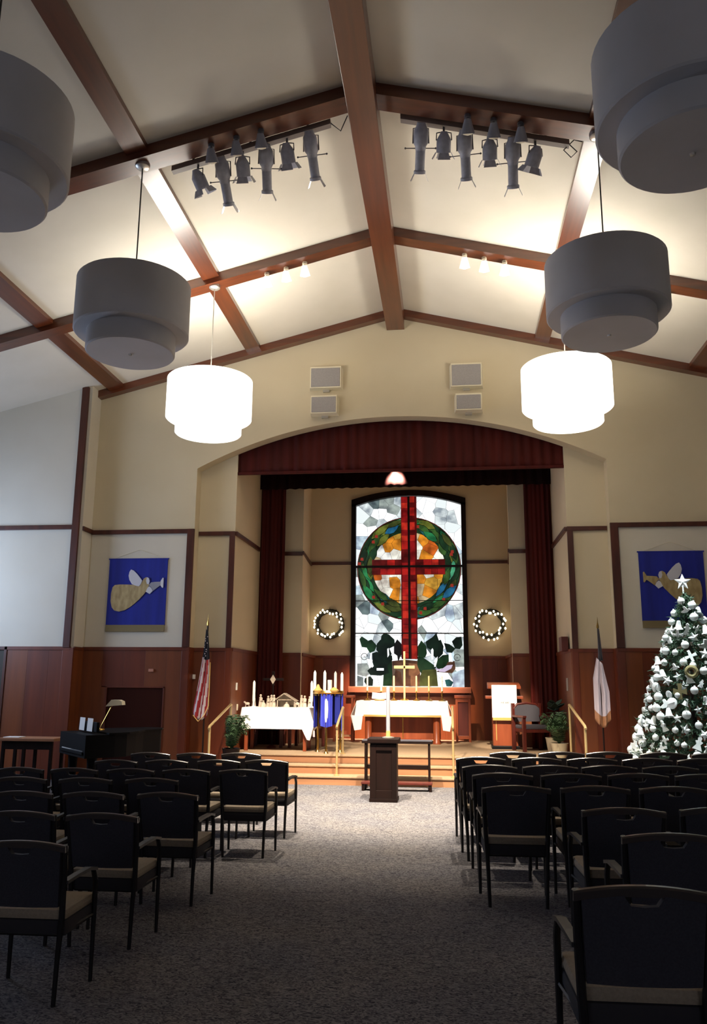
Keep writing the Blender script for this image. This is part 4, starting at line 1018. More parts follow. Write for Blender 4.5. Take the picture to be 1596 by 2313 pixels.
for sx, dz in ((-1, 0.34), (1, 0.20)):
    xe = sx*0.62
    P8 = [(xe, 0.0, 0.762), (xe, 0.62, 0.762), (xe+sx*0.06, 0.66, 0.40), (xe+sx*0.06, 0.28, 0.36), (xe+sx*0.03, -0.05, dz), (xe+sx*0.09, 0.06, 0.48)]
    c_.add(P8+[(p[0]-sx*0.006, p[1], p[2]) for p in P8], [(0, 1, 2, 3, 5), (5, 3, 4), (0, 5, 4), (11, 9, 8, 7, 6), (10, 9, 11), (10, 11, 6), (0, 6, 7, 1), (1, 7, 8, 2), (2, 8, 9, 3), (3, 9, 10, 4), (4, 10, 6, 0)])
    c_.add([(xe-sx*0.12, -0.055, 0.40), (xe+sx*0.04, -0.055, 0.42), (xe+sx*0.03, -0.06, dz), (xe-sx*0.02, -0.06, dz+0.01), (xe-sx*0.12, -0.049, 0.40), (xe+sx*0.04, -0.049, 0.42), (xe+sx*0.03, -0.054, dz), (xe-sx*0.02, -0.054, dz+0.01)],
           [(0, 1, 2, 3), (7, 6, 5, 4), (0, 4, 5, 1), (1, 5, 6, 2), (2, 6, 7, 3), (3, 7, 4, 0)])
c_.build('linen', M_LINEN, cl, True)
ZN = 0.42+0.765
t = thing('nativity_stable', 'weathered miniature stable with a pitched roof in the middle of the white cloth', 'stable', (-2.12, TY+0.32, ZN))
MB().add([(-0.03, -0.12, 0.235), (0.20, -0.12, 0.10), (0.20, 0.12, 0.10), (-0.03, 0.12, 0.235), (-0.03, -0.12, 0.255), (0.215, -0.12, 0.11), (0.215, 0.12, 0.11), (-0.03, 0.12, 0.255)], [(0, 3, 2, 1), (4, 5, 6, 7), (0, 1, 5, 4), (1, 2, 6, 5), (2, 3, 7, 6), (3, 0, 4, 7)]).build('roof', M_STABLE, t)
MB().add([(-0.03, -0.12, 0.235), (-0.18, -0.12, 0.13), (-0.18, 0.12, 0.13), (-0.03, 0.12, 0.235), (-0.03, -0.12, 0.255), (-0.195, -0.12, 0.14), (-0.195, 0.12, 0.14), (-0.03, 0.12, 0.255)], [(0, 1, 2, 3), (7, 6, 5, 4), (4, 5, 1, 0), (5, 6, 2, 1), (6, 7, 3, 2), (7, 4, 0, 3)]).build('roof', M_STABLE, t)
MB().prism([(-0.16, 0), (0.18, 0), (0.18, 0.105), (-0.03, 0.23), (-0.16, 0.135)], 0.09, 0.11).build('back_wall', M_STABLE, t)
for x, h in ((-0.15, 0.14), (0.17, 0.11)): MB().box((x-0.012, -0.10, 0), (x+0.012, -0.08, h)).build('post', M_STABLE, t)
MB().box((-0.16, -0.10, 0.125), (0.17, -0.085, 0.14)).build('cross_beam', M_STABLE, t)
def figurine(kind, x, y, h, label):
    R3 = random.Random(int(x*1000))
    o = MB()
    if kind == 'robe':
        o.lathe([(0, 0), (0.042, 0), (0.036, h*0.3), (0.026, h*0.62), (0.03, h*0.74), (0.012, h*0.80), (0.02, h*0.86), (0.022, h*0.92), (0.012, h*0.99), (0, h)], n=10)
        o.tube([(0.03, -0.01, h*0.7), (0.035, -0.035, h*0.5), (0.0, -0.045, h*0.48)], 0.009, 5)
    elif kind == 'kneel':
        o.lathe([(0, 0), (0.055, 0), (0.05, h*0.4), (0.028, h*0.68), (0.012, h*0.74), (0.022, h*0.84), (0.02, h*0.94), (0, h)], n=10)
    else:
        o.ball((0, 0, h*0.6), h*0.32, 8, sc=(1.5, 0.7, 0.8)); o.ball((-h*0.5, 0, h*0.85), h*0.17, 8, sc=(1.3, 0.8, 1)); o.tube([(-h*0.35, 0, h*0.65), (-h*0.48, 0, h*0.85)], h*0.1, 6)
        for lx in (-0.3, 0.32):
            for ly in (-0.1, 0.1): o.tube([(h*lx, h*ly, h*0.5), (h*lx, h*ly, 0)], h*0.05, 5)
    ob = o.build('nativity_figurine', M_STONEW, None, True, (x, y, ZN))
    ob.rotation_euler = (0, 0, R3.uniform(-0.5, 0.5))
    return tag(ob, label, 'figurine', 'nativity figurines on the white cloth')
figs = [('sheep', -2.83, 0.2, 0.10, 'small pale reclining animal figurine at the far left of the white cloth'), ('robe', -2.73, 0.3, 0.20, 'pale robed figurine beside the left candle'), ('robe', -2.60, 0.28, 0.23, 'tallest pale robed figurine right of the left candle'),
 ('kneel', -2.53, 0.2, 0.12, 'pale kneeling figurine left of the stable'), ('robe', -2.47, 0.34, 0.20, 'pale robed figurine behind the kneeling one, left of the stable'), ('robe', -2.40, 0.3, 0.22, 'pale pointed robed figurine second from the stable on its left'), ('robe', -2.34, 0.24, 0.22, 'pale robed figurine standing next to the stable on its left'),
 ('kneel', -2.10, 0.24, 0.09, 'small pale figurine inside the stable'), ('sheep', -1.90, 0.22, 0.11, 'small pale animal figurine just right of the stable'), ('robe', -1.84, 0.34, 0.22, 'broad pale robed figurine right of the stable'), ('robe', -1.77, 0.28, 0.21, 'second pale robed figurine right of the stable'), ('robe', -1.68, 0.3, 0.20, 'pale robed figurine just left of the right candle')]
for k, x, y, h, lb in figs: figurine(k, x, TY+y, h, lb)
for x, lb in ((-2.72, 'tall white taper in a glass holder at the left of the nativity'), (-1.68, 'tall white taper in a glass holder at the right of the nativity')):
    t = thing('glass_candlestick', lb, 'candlestick', (x+ (0.02 if x < -2 else 0.06), TY+0.15, ZN), 0, 'tapers on the nativity table')
    MB().lathe([(0, 0), (0.05, 0), (0.05, 0.01), (0.018, 0.025), (0.018, 0.09), (0.03, 0.12), (0, 0.12)], n=14).build('glass_holder', M_DISH, t, True)
    MB().lathe([(0, 0.11), (0.027, 0.11), (0.025, 0.44), (0.008, 0.475), (0, 0.48)], n=12).build('taper', M_CANDLE, t, True)

# ------------------------------------------------------------------ advent candle ring
t = thing('advent_stand', 'gold candle ring on a stand hung with blue drapes, beside the nativity table', 'candle stand', (-1.28, 14.95, 0.42))
MB().lathe([(0.20, 1.02), (0.27, 1.02), (0.285, 1.04), (0.27, 1.075), (0.20, 1.075), (0.19, 1.05), (0.20, 1.02)], n=28).build('ring', M_BRASS, t, True)
MB().bev((-0.22, -0.03, 1.035), (0.22, 0.03, 1.06), 0.004).build('crossbar', M_BRASS, t)
for k in range(20):
    a = 2*PI*k/20
    if k == 0: sm = MB().lathe([(0, -0.04), (0.012, -0.04), (0.016, -0.02), (0.008, 0), (0, 0)], n=6).mesh('ring_bead', M_BRASS, True)
    o = bpy.data.objects.new('ring_bead', sm); COL.objects.link(o); o.parent = t; o.location = (0.25*math.cos(a), 0.25*math.sin(a), 1.022)
for a in (-PI/2, -PI/2+2*PI/3, -PI/2+4*PI/3):
    x, y = 0.235*math.cos(a), 0.235*math.sin(a)
    MB().tube([(x, y, 0), (x, y, 1.03)], 0.02, 8).lathe([(0, 0), (0.045, 0), (0.03, 0.03), (0, 0.035)], c=(x, y, 0), n=12).build('leg', M_BRASS, t, True)
    if a == -PI/2: MB().lathe([(0.0, 0.52), (0.022, 0.53), (0.03, 0.60), (0.034, 0.75), (0.03, 0.90), (0.02, 0.93), (0, 0.94)], c=(x, y-0.004, 0), n=12).build('white_sleeve', M_CANDLE, t, True)
for (a0, a1, m, z0) in ((-2.0, -1.15, M_BLUE2, 0.44), (-0.95, -0.45, M_BLUE, 0.50), (-0.2, 0.35, M_BLUE2, 0.36), (2.6, 3.5, M_BLUE, 0.42), (0.6, 2.4, M_BLUE, 0.46)):
    vs = []; k_ = 12
    for i in range(k_+1):
        a = a0+(a1-a0)*i/k_
        for rr in (0.255+0.012*math.sin(i*2.1), 0.248+0.012*math.sin(i*2.1)):
            vs += [(rr*math.cos(a), rr*math.sin(a), 1.02), (rr*math.cos(a), rr*math.sin(a), z0+0.05*abs(i-k_/2)/k_)]
    fs = []
    for i in range(k_):
        p, q = i*4, i*4+4
        fs += [(p, q, q+1, p+1), (p+2, p+3, q+3, q+2), (p, p+2, q+2, q), (p+1, q+1, q+3, p+3)]
    fs += [(0, 1, 3, 2), (k_*4, k_*4+2, k_*4+3, k_*4+1)]
    MB().add(vs, fs).build('blue_drape', m, t, True)
for a in (PI, 0.1): MB().lathe([(0, 0.26), (0.02, 0.26), (0.015, 0.36), (0, 0.38)], c=(0.255*math.cos(a), 0.255*math.sin(a), 0.0), n=8).build('white_tassel', M_WHITEC, t, True)
# gold bow-like sprays on the ring
for x, y, s in ((-0.16, -0.2, 1.0), (0.13, -0.22, 1.1)):
    MB().lathe([(0, 0), (0.07, 0.02), (0.085, 0.05), (0.04, 0.09), (0.015, 0.15 if x < 0 else 0.1), (0, 0.155 if x < 0 else 0.11)], c=(x, y, 1.03), n=9).build('gold_ornament', M_GOLDTR, t)
for x, y, h, lb in ((-0.25, -0.02, 0.36, 'tall white advent taper at the left of the gold ring'), (-0.035, -0.245, 0.36, 'tall white advent taper at the front of the gold ring'), (0.245, -0.03, 0.33, 'tall white advent taper at the right of the gold ring'), (0.09, 0.235, 0.35, 'tall white advent taper at the back of the gold ring')):
    o = MB().lathe([(0, 0), (0.027, 0), (0.026, h*0.88), (0.012, h*0.96), (0.004, h), (0, h)], n=12).build('advent_candle', M_CANDLE, None, True, (-1.28+x, 14.95+y, 0.42+1.07))
    tag(o, lb, 'candle', 'tapers of the candle ring')
o = MB().lathe([(0, 0), (0.042, 0), (0.042, 0.195), (0.03, 0.2), (0, 0.195)], n=16).build('pillar_candle', M_CANDLE, None, True, (-1.28+0.02, 14.95, 0.42+1.062)); tag(o, 'short thick white pillar candle in the middle of the gold ring', 'candle')

# ------------------------------------------------------------------ lectern
t = thing('lectern', 'cherry wood lectern with a white hanging on a dark base', 'lectern', (1.93, 16.3, 0.42))
MB().bev((-0.26, -0.02, 0), (0.26, 0.42, 0.06), 0.006).build('base', M_BLACKM, t)
MB().bev((-0.235, 0.0, 0.06), (0.235, 0.38, 1.12), 0.008).build('body', M_CHERRY, t)
for x in (-0.17, 0.17): MB().box((x-0.006, -0.006, 0.16), (x+0.006, 0.0, 0.52)).build('inlay_strip', M_GOLDTR, [c for c in t.children if c.name.startswith('body')][-1])
MB().prism([(-0.05, 1.12), (0.40, 1.12), (0.42, 1.24), (-0.06, 1.16)], -0.31, 0.31, 'YZ').build('desk', M_CHERRY, t)
for s in (-1, 1): MB().bev((s*0.235, 0.05, 0.93), (s*0.36, 0.3, 0.985), 0.006).build('side_shelf', M_CHERRY, t)
t = thing('lectern_hanging', 'white antependium with gold hem and dark lettering on the lectern', 'hanging', (1.93, 16.3, 0.42))
MB().bev((-0.245, -0.075, 0.58), (0.225, -0.062, 1.165), 0.003).bev((-0.245, -0.075, 1.155), (0.225, -0.062, 1.19), 0.004).build('linen', M_LINEN, t)
MB().bev((-0.235, -0.079, 0.53), (0.225, -0.066, 0.585), 0.003).build('gold_hem', M_GOLDTR, t)
def text(s, size, loc, m, parent, rot=(PI/2, 0, 0)):
    cu = bpy.data.curves.new('lettering', 'FONT'); cu.body = s; cu.size = size; cu.align_x = 'CENTER'; cu.extrude = 0.001
    cu.materials.append(m)
    tmp = bpy.data.objects.new('lettering_outline', cu); COL.objects.link(tmp); bpy.context.view_layer.update()
    me = bpy.data.meshes.new_from_object(tmp); bpy.data.objects.remove(tmp); bpy.data.curves.remove(cu)
    o = bpy.data.objects.new('lettering', me); COL.objects.link(o); o.location = loc; o.rotation_euler = rot; o.parent = parent
    return o
text('WE ARE', 0.046, (0.0, -0.0775, 0.845), M_INK, t)
MB().lathe([(0, 0), (0.02, 0), (0.02, 0.003), (0, 0.003)], c=(0.13, -0.076, 0.67), n=14, axis=Vector((0, -1, 0))).build('small_emblem', M_CREAMP, t)

# ------------------------------------------------------------------ dark pedestal with the tall candle, kneeling bench
t = thing('paschal_pedestal', 'dark wooden panelled pedestal at the head of the aisle', 'pedestal', (-0.06, 12.0, 0))
MB().bev((-0.20, 0, 0), (0.20, 0.34, 0.05), 0.006).build('plinth', M_DARKWOOD, t)
MB().bev((-0.19, 0.02, 0.05), (0.19, 0.32, 0.80), 0.006).build('body', M_DARKWOOD, t)
for a, b in (((-0.19, 0.0, 0.05), (-0.105, 0.02, 0.78)), ((0.12, 0.0, 0.05), (0.19, 0.02, 0.78)), ((-0.105, 0.0, 0.05), (0.12, 0.02, 0.16)), ((-0.105, 0.0, 0.70), (0.12, 0.02, 0.78))): MB().bev(a, b, 0.004).build('front_stile', M_DARKWOOD, t)
MB().bev((-0.225, -0.03, 0.80), (0.225, 0.37, 0.865), 0.012).build('top', M_DARKWOOD, t)
t = thing('paschal_candle', 'tall frosted white candle on a low silver foot on the dark pedestal', 'candle', (0.0, 12.14, 0.865))
MB().lathe([(0, 0), (0.085, 0), (0.085, 0.012), (0.05, 0.02), (0, 0.02)], n=20).build('foot', M_METALW, t, True)
MB().lathe([(0, 0.02), (0.032, 0.02), (0.032, 0.07), (0.03, 0.10), (0, 0.10)], n=16).build('socket', M_GOLDTR, t, True)
MB().lathe([(0, 0.09), (0.029, 0.09), (0.029, 0.70), (0.012, 0.715), (0, 0.715)], n=16).build('wax', M_GREYGL, t, True)
t = thing('kneeling_bench', 'low bench with thin legs and a kneeling step behind the dark pedestal', 'bench', (0.05, 13.35, 0))
MB().bev((-0.56, 0, 0.70), (0.56, 0.26, 0.745), 0.008).build('top', M_DARKWOOD, t)
MB().bev((-0.55, -0.005, 0.735), (0.55, 0.25, 0.752), 0.004).build('top_pad', M_GREYUP, t)
for x in (-0.50, 0.50):
    MB().bev((x-0.016, 0.02, 0), (x+0.016, 0.06, 0.70), 0.004).build('leg', M_DARKWOOD, t)
    MB().bev((x-0.016, 0.20, 0), (x+0.016, 0.24, 0.70), 0.004).build('leg', M_DARKWOOD, t)
MB().bev((-0.55, -0.17, 0.10), (0.55, 0.02, 0.135), 0.006).build('kneeling_pad', M_REDWOOD, t)
MB().bev((-0.54, -0.16, 0.0), (-0.50, 0.02, 0.10), 0.004).bev((0.50, -0.16, 0.0), (0.54, 0.02, 0.10), 0.004).build('foot_block', M_DARKWOOD, t)
MB().bev((-0.5, 0.20, 0.30), (0.5, 0.23, 0.36), 0.004).build('stretcher', M_DARKWOOD, t)

# ------------------------------------------------------------------ side stands, chancel chairs, processional cross
t = thing('side_pedestal', 'narrow wooden stand with a recessed panel between altar and lectern', 'stand', (1.165, 18.0, 0.42))
MB().bev((-0.18, -0.02, 0.90), (0.18, 0.32, 0.96), 0.008).build('top', M_CHERRY, t)
MB().bev((-0.15, 0.02, 0.05), (0.15, 0.28, 0.90), 0.006).build('core', M_REDWOOD, t)
for a, b in (((-0.16, 0, 0), (-0.11, 0.02, 0.9)), ((0.11, 0, 0), (0.16, 0.02, 0.9)), ((-0.11, 0, 0.82), (0.11, 0.02, 0.9)), ((-0.11, 0, 0.06), (0.11, 0.02, 0.13))): MB().bev(a, b, 0.004).build('front_stile', M_CHERRY, t)
t = thing('side_stand', 'open wooden stand with a low shelf behind the candle ring', 'stand', (-1.35, 17.6, 0.42))
MB().bev((-0.22, 0, 0.90), (0.22, 0.34, 0.95), 0.008).build('top', M_CHERRY, t)
for x in (-0.19, 0.19):
    for y in (0.03, 0.31): MB().bev((x-0.025, y-0.02, 0), (x+0.025, y+0.02, 0.9), 0.005).build('leg', M_CHERRY, t)
MB().bev((-0.19, 0.02, 0.10), (0.19, 0.32, 0.13), 0.005).build('shelf', M_RISER, t)
def chancel_chair(x, y, rz, label, up_m, tall=1.0):
    t = thing('chancel_chair', label, 'chair', (x, y, 0.42), rz, 'chancel chairs')
    for sx in (-1, 1):
        MB().bev((sx*0.27-0.03, -0.26, 0), (sx*0.27+0.03, -0.20, 0.62), 0.006).build('leg', M_REDWOOD, t)
        MB().bev((sx*0.27-0.03, 0.20, 0), (sx*0.27+0.03, 0.26, 0.90*tall), 0.006).build('leg', M_REDWOOD, t)
        MB().bev((sx*0.27-0.035, -0.28, 0.60), (sx*0.27+0.035, 0.22, 0.64), 0.01).build('armrest', M_REDWOOD, t)
    MB().bev((-0.25, -0.24, 0.34), (0.25, 0.24, 0.40), 0.006).build('seat_frame', M_REDWOOD, t)
    MB().bev((-0.25, -0.25, 0.40), (0.25, 0.20, 0.47), 0.025).build('seat', up_m, t, True)
    MB().prism([(-0.25, 0.52), (0.25, 0.52), (0.25, 0.80*tall), (0.18, 0.86*tall), (0, 0.88*tall), (-0.18, 0.86*tall), (-0.25, 0.80*tall)], 0.18, 0.24).build('backrest', up_m, t)
    vs = [(-0.27, 0.80*tall), (-0.19, 0.88*tall), (0, 0.905*tall), (0.19, 0.88*tall), (0.27, 0.80*tall)]
    MB().tube([(a, 0.22, b) for a, b in vs], 0.022, 6).build('crest_rail', M_REDWOOD, t, True)
    return t
chancel_chair(2.40, 16.0, 0.35, 'red wooden chancel chair with slate grey cushions beside the lectern', M_GREYUP, 0.95)
chancel_chair(-2.60, 16.03, 0.1, 'red wooden chancel chair standing behind the left end of the nativity table', M_GREYUP, 0.8)
chancel_chair(-1.85, 16.03, -0.1, 'red wooden chancel chair standing behind the right end of the nativity table', M_GREYUP, 0.8)
chancel_chair(2.55, 16.62, 0.2, 'red chancel chair with a dark green back behind the potted fern', M_GREENUP, 1.0) if False else None
t = thing('processional_cross', 'dark wooden processional cross with a pale diamond at its centre behind the nativity table', 'cross', (-2.46, 15.69, 0.42))
MB().tube([(0, 0, 0.05), (0, 0, 1.30)], 0.014, 8).build('staff', M_DARKWOOD, t, True)
MB().bev((-0.2, -0.012, 1.24), (0.2, 0.012, 1.29), 0.004).build('crossbar', M_DARKWOOD, t)
MB().bev((-0.025, -0.014, 1.15), (0.025, 0.014, 1.42), 0.004).build('head', M_DARKWOOD, t)
MB().prism([(0, 1.175), (0.055, 1.265), (0, 1.355), (-0.055, 1.265)], -0.026, -0.014).build('diamond', M_STONEW, t)
MB().lathe([(0, 0), (0.09, 0), (0.09, 0.03), (0.03, 0.06), (0, 0.06)], n=18).build('base', M_REDWOOD, t, True)

# ------------------------------------------------------------------ plants
def fern(x, y, z, h, r, potted, label, seed, n=46, wall=0.0, pm=None):
    R4 = random.Random(seed)
    t = thing('potted_fern', label, 'plant', (x, y, z))
    MB().lathe([(0, 0), (0.10, 0), (0.14, 0.20), (0.15, 0.24), (0.135, 0.24), (0.12, 0.21), (0, 0.20)], n=20).build('pot', pm or M_POT, t, True)
    if pm: MB().lathe([(0, -z), (0.13, -z), (0.13, -z+0.03), (0.03, -z+0.05), (0.03, -0.03), (0.14, -0.02), (0.14, 0), (0, 0)], n=18).build('plant_stand', pm, t, True)
    st_ = MB(); lf = MB()
    for k in range(n):
        a = R4.uniform(0, 2*PI); L = r*R4.uniform(0.6, 1.1)*(0.4 if math.cos(a-wall) > 0.2 else 1.0); hh = h*R4.uniform(0.5, 1.0)
        pts = []
        for i in range(6):
            s = i/5; pts.append(Vector((math.cos(a)*L*s**0.8, math.sin(a)*L*s**0.8, 0.2+hh*math.sin(s*PI*0.62)*(0.9))))
        st_.tube(pts, [0.004]*5+[0.0015], 3)
        for i in range(1, 6):
            p = pts[i]; d = (pts[i]-pts[i-1]).normalized(); q = d.cross(Vector((0, 0, 1)))
            if q.length < 0.01: q = Vector((1, 0, 0))
            q.normalize(); l = 0.09*(1.15-0.12*i)
            for sg in (-1, 1):
                for f_ in (0.0, 0.45):
                    c0 = p-d*f_*0.09; tip = c0+q*sg*l+d*0.04-Vector((0, 0, 0.02)); w = d*0.016
                    lf.add([c0-w, c0+w, tip], [(0, 1, 2)])
    st_.build('stems', M_FERN, t)
    o = lf.build('fronds', M_FERN, t); o['kind'] = 'stuff'
    return t
fern(2.72, 14.66, 0.42, 0.60, 0.32, True, 'bushy green fern in a pale pot between handrail and lectern', 11, 64, 0.6)
fern(-2.66, 13.50, 0.34, 0.62, 0.27, True, 'bushy green fern behind the handrail and striped flag', 12, 60, PI, M_DARKWOOD)
t = thing('rubber_plant', 'dark round-leaved plant behind the fern beside the red side curtain', 'plant', (2.73, 15.36, 0.42))
MB().lathe([(0, 0), (0.12, 0), (0.16, 0.26), (0.17, 0.28), (0.14, 0.28), (0.13, 0.25), (0, 0.24)], n=18).build('pot', M_POT, t, True)
R5 = random.Random(5)
MB().tube([(0, 0, 0.24), (0.02, 0, 0.7)], 0.018, 6).build('stem', M_DARKWOOD, t)
lm = None
for k in range(34):
    if lm is None:
        pts = leafpoly(0, 0, 0, 0.2, 0.12); lm = MB().prism(pts, -0.002, 0.002, 'XY').mesh('leaf', M_GREENUP)
    o = bpy.data.objects.new('leaf', lm); COL.objects.link(o); o.parent = t
    a = R5.uniform(0, 2*PI); zz = R5.uniform(0.36, 0.84); o.location = (0.02*math.cos(a), 0.02*math.sin(a), zz); o.rotation_euler = (0.2, R5.uniform(-0.7, 0.2), a)

# ------------------------------------------------------------------ flags
def flagpole(x, y, h, top, label_f, name, cloth_fn):
    t = thing(name, label_f, 'flag', (x, y, 0))
    MB().lathe([(0, 0), (0.16, 0), (0.16, 0.02), (0.06, 0.05), (0.025, 0.10), (0, 0.10)], n=20).build('base', M_BRASS, t, True)
    MB().tube([(0, 0, 0.08), (0, 0, h)], 0.013, 8).build('pole', M_DARKWOOD, t, True)
    MB().lathe([(0, 0), (0.018, 0.01), (0.02, 0.04), (0.008, 0.10), (0, 0.2)], c=(0, 0, h), n=8).build('finial', M_BRASS, t, True)
    cloth_fn(t); return t
def hanging(cols, rows, widths, ztop, zbot, matf, tipx=0.0, yoff=-0.03, amp=0.03):
    mb = MB(); vs = []
    for j in range(rows+1):
        s = j/rows; wl, wr = widths(s)
        for i in range(cols+1):
            u = i/cols; x = wl+(wr-wl)*u
            zb = zbot(u); z = ztop(u)+(zb-ztop(u))*s
            vs.append((x, yoff+amp*math.sin(u*15+s*1.5)*min(1, s*2+0.3), z))
    n0 = len(vs)
    fs = []; mi = []
    for j in range(rows):
        for i in range(cols):
            a = j*(cols+1)+i; fs.append((a, a+1, a+cols+2, a+cols+1)); mi.append(matf(i, j))
    mb.v = vs; mb.f = fs; mb.mi = mi
    return mb
def us_cloth(t):
    cols, rows = 26, 30
    def widths(s):
        return (-0.02-0.17*min(1, s*1.05)**1.3, 0.02+0.06*min(1, s*2.0))
    def mf(i, j):
        if j < 10: return 1
        k = int((i+0.30*(j-10))/3.4) % 2
        return 0 if k else 2
    mb = hanging(cols, rows, widths, lambda u: 2.50-0.05*u, lambda u: 1.12-0.16*max(0, math.sin(u*PI*0.85))+0.10*u, mf)
    fc_ = o = mb.build('flag_cloth', [M_RED, M_NAVY, M_WHITEC], t, True)
    md = o.modifiers.new('thickness', 'SOLIDIFY'); md.thickness = 0.004
    R6 = random.Random(3)
    smesh = MB().prism([(0.012*(1 if k % 2 == 0 else 0.45)*math.sin(k*PI/5), 0.012*(1 if k % 2 == 0 else 0.45)*math.cos(k*PI/5)) for k in range(10)], -0.002, 0.002).mesh('star', M_WHITEC)
    for k in range(11):
        zz = 2.02+0.035*k; wl, wr = widths((2.5-zz)/1.4)
        o = bpy.data.objects.new('star', smesh); COL.objects.link(o); o.parent = fc_; o.location = (wl+(wr-wl)*R6.uniform(0.15, 0.85), -0.068, zz)
    # gold fringe along the lower and outer edge
    pts = [(0.08, -0.045, 1.95), (0.082, -0.05, 1.6), (0.08, -0.05, 1.25), (0.02, -0.06, 1.10), (-0.08, -0.06, 1.0), (-0.17, -0.06, 1.10)]
    MB().tube(pts, 0.008, 5).build('gold_fringe', M_GOLDTR, fc_, True)
flagpole(-3.12, 13.45, 2.55, 0, 'furled striped flag with a dark starred canton and gold fringe on a pole', 'striped_flag', us_cloth)
def white_cloth(t):
    def widths(s): return (-0.05-0.065*min(1, s*3), 0.04+0.08*min(1, s*2))
    mb = hanging(20, 24, widths, lambda u: 2.05-0.1*u, lambda u: 1.10-0.12*math.sin(u*PI), lambda i, j: 1 if j >= 20 else 0)
    o = mb.build('flag_cloth', [M_WHITEC, M_RISER], t, True)
    md = o.modifiers.new('thickness', 'SOLIDIFY'); md.thickness = 0.004
    mb = hanging(8, 6, lambda s: (-0.01-0.015*s, 0.015+0.03*s), lambda u: 2.5, lambda u: 2.0, lambda i, j: 0, amp=0.01)
    o = mb.build('dark_fold', M_GREYUP, t, True)
    md = o.modifiers.new('thickness', 'SOLIDIFY'); md.thickness = 0.004
flagpole(3.24, 13.45, 2.5, 0, 'furled plain white flag with a gold lower edge on a pole', 'white_flag', white_cloth)

# ------------------------------------------------------------------ piano group
PA = math.radians(42)
t = thing('grand_piano', 'black grand piano with closed lid before the dark doorway', 'piano', (-3.78, 10.45, 0), PA)
out = [(0, 0), (0.42, 0), (0.62, 0.06), (0.82, 0.22), (1.02, 0.42), (1.22, 0.55), (1.40, 0.66), (1.48, 0.80), (1.46, 0.98), (1.36, 1.08), (1.25, 1.10), (0, 1.10)]
out = [(a*0.92, b) for a, b in out]
MB().prism(out, 0.66, 0.95, 'XY').build('case', M_PIANO, t)
lid = [(a+(0.03 if a > 0.1 else 0.30), b+(-0.012 if b < 0.3 else 0.012)) for a, b in out]
MB().prism(lid, 0.951, 0.972, 'XY').build('lid', M_PIANO, t)
MB().bev((-0.02, 0.06, 0.70), (0.16, 1.04, 0.735), 0.004).build('key_slip', M_PIANO, t)
MB().bev((0.0, 0.10, 0.735), (0.14, 1.00, 0.752), 0.002).build('white_keys', M_PAPER, t)
MB().bev((0.20, 0.20, 0.972), (0.24, 0.92, 1.10), 0.006).build('music_desk', M_PIANO, t)
for x, y in ((0.15, 0.15), (0.15, 0.95), (1.18, 0.88)):
    MB().lathe([(0, 0), (0.03, 0), (0.035, 0.06), (0.06, 0.5), (0.07, 0.66), (0, 0.66)], c=(x, y, 0), n=10).build('leg', M_PIANO, t, True)
MB().bev((0.30, 0.58, 0.05), (0.36, 0.70, 0.66), 0.006).build('pedal_lyre', M_PIANO, t)
for i, (u, zz, lb) in enumerate(((0.45, 1.09, 'white music sheet lit on the piano desk'), (0.78, 1.075, 'second small white music sheet on the piano desk'))):
    o = MB().add([(0.185, u-0.11, 0.0), (0.185, u+0.11, 0.0), (0.193, u+0.11, 0.17), (0.193, u-0.11, 0.17), (0.189, u-0.11, 0.0), (0.189, u+0.11, 0.0), (0.197, u+0.11, 0.17), (0.197, u-0.11, 0.17)], [(0, 1, 2, 3), (7, 6, 5, 4), (0, 4, 5, 1), (1, 5, 6, 2), (2, 6, 7, 3), (3, 7, 4, 0)]).build('music_sheet', M_PAPER)
    o.location = (-3.78, 10.45, 0.974); o.rotation_euler = (0, 0, PA)
    tag(o, lb, 'sheet music', 'sheets on the piano')
t = thing('piano_lamp', 'small piano lamp with a slim leaning stem and pale shade', 'lamp', (-3.78+0.42*math.cos(PA)-0.72*math.sin(PA), 10.45+0.42*math.sin(PA)+0.72*math.cos(PA), 0.972))
MB().lathe([(0, 0), (0.07, 0), (0.06, 0.02), (0, 0.025)], n=14).build('base', M_BRASS, t, True)
MB().tube([(0, 0, 0.02), (0.16, 0.02, 0.36)], 0.007, 6).build('stem', M_BRASS, t, True)
MB().prism([(0.08, 0.32), (0.32, 0.34), (0.31, 0.39), (0.26, 0.41), (0.16, 0.41)], -0.05, 0.07).build('lamp_shade', M_CREAMP, t)
t = thing('side_table', 'dark wooden side table with a pale top beside the piano', 'table', (-5.45, 12.1, 0))
MB().bev((-0.44, 0, 0.74), (0.44, 0.46, 0.785), 0.008).build('table_top', M_RISER, t)
for x in (-0.38, -0.05, 0.38):
    for y in (0.05, 0.41):
        MB().bev((x-0.022, y-0.022, 0), (x+0.022, y+0.022, 0.74), 0.004).build('leg', M_DARKWOOD, t)
MB().bev((-0.40, 0.03, 0.62), (0.40, 0.05, 0.74), 0.004).build('apron', M_DARKWOOD, t)
o = MB().bev((-0.13, -0.09, 0), (0.13, 0.10, 0.012), 0.003).build('paper_stack', M_PAPER, None, False, (-5.72, 12.24, 0.785)); tag(o, 'white papers lying on the pale side table top', 'papers')

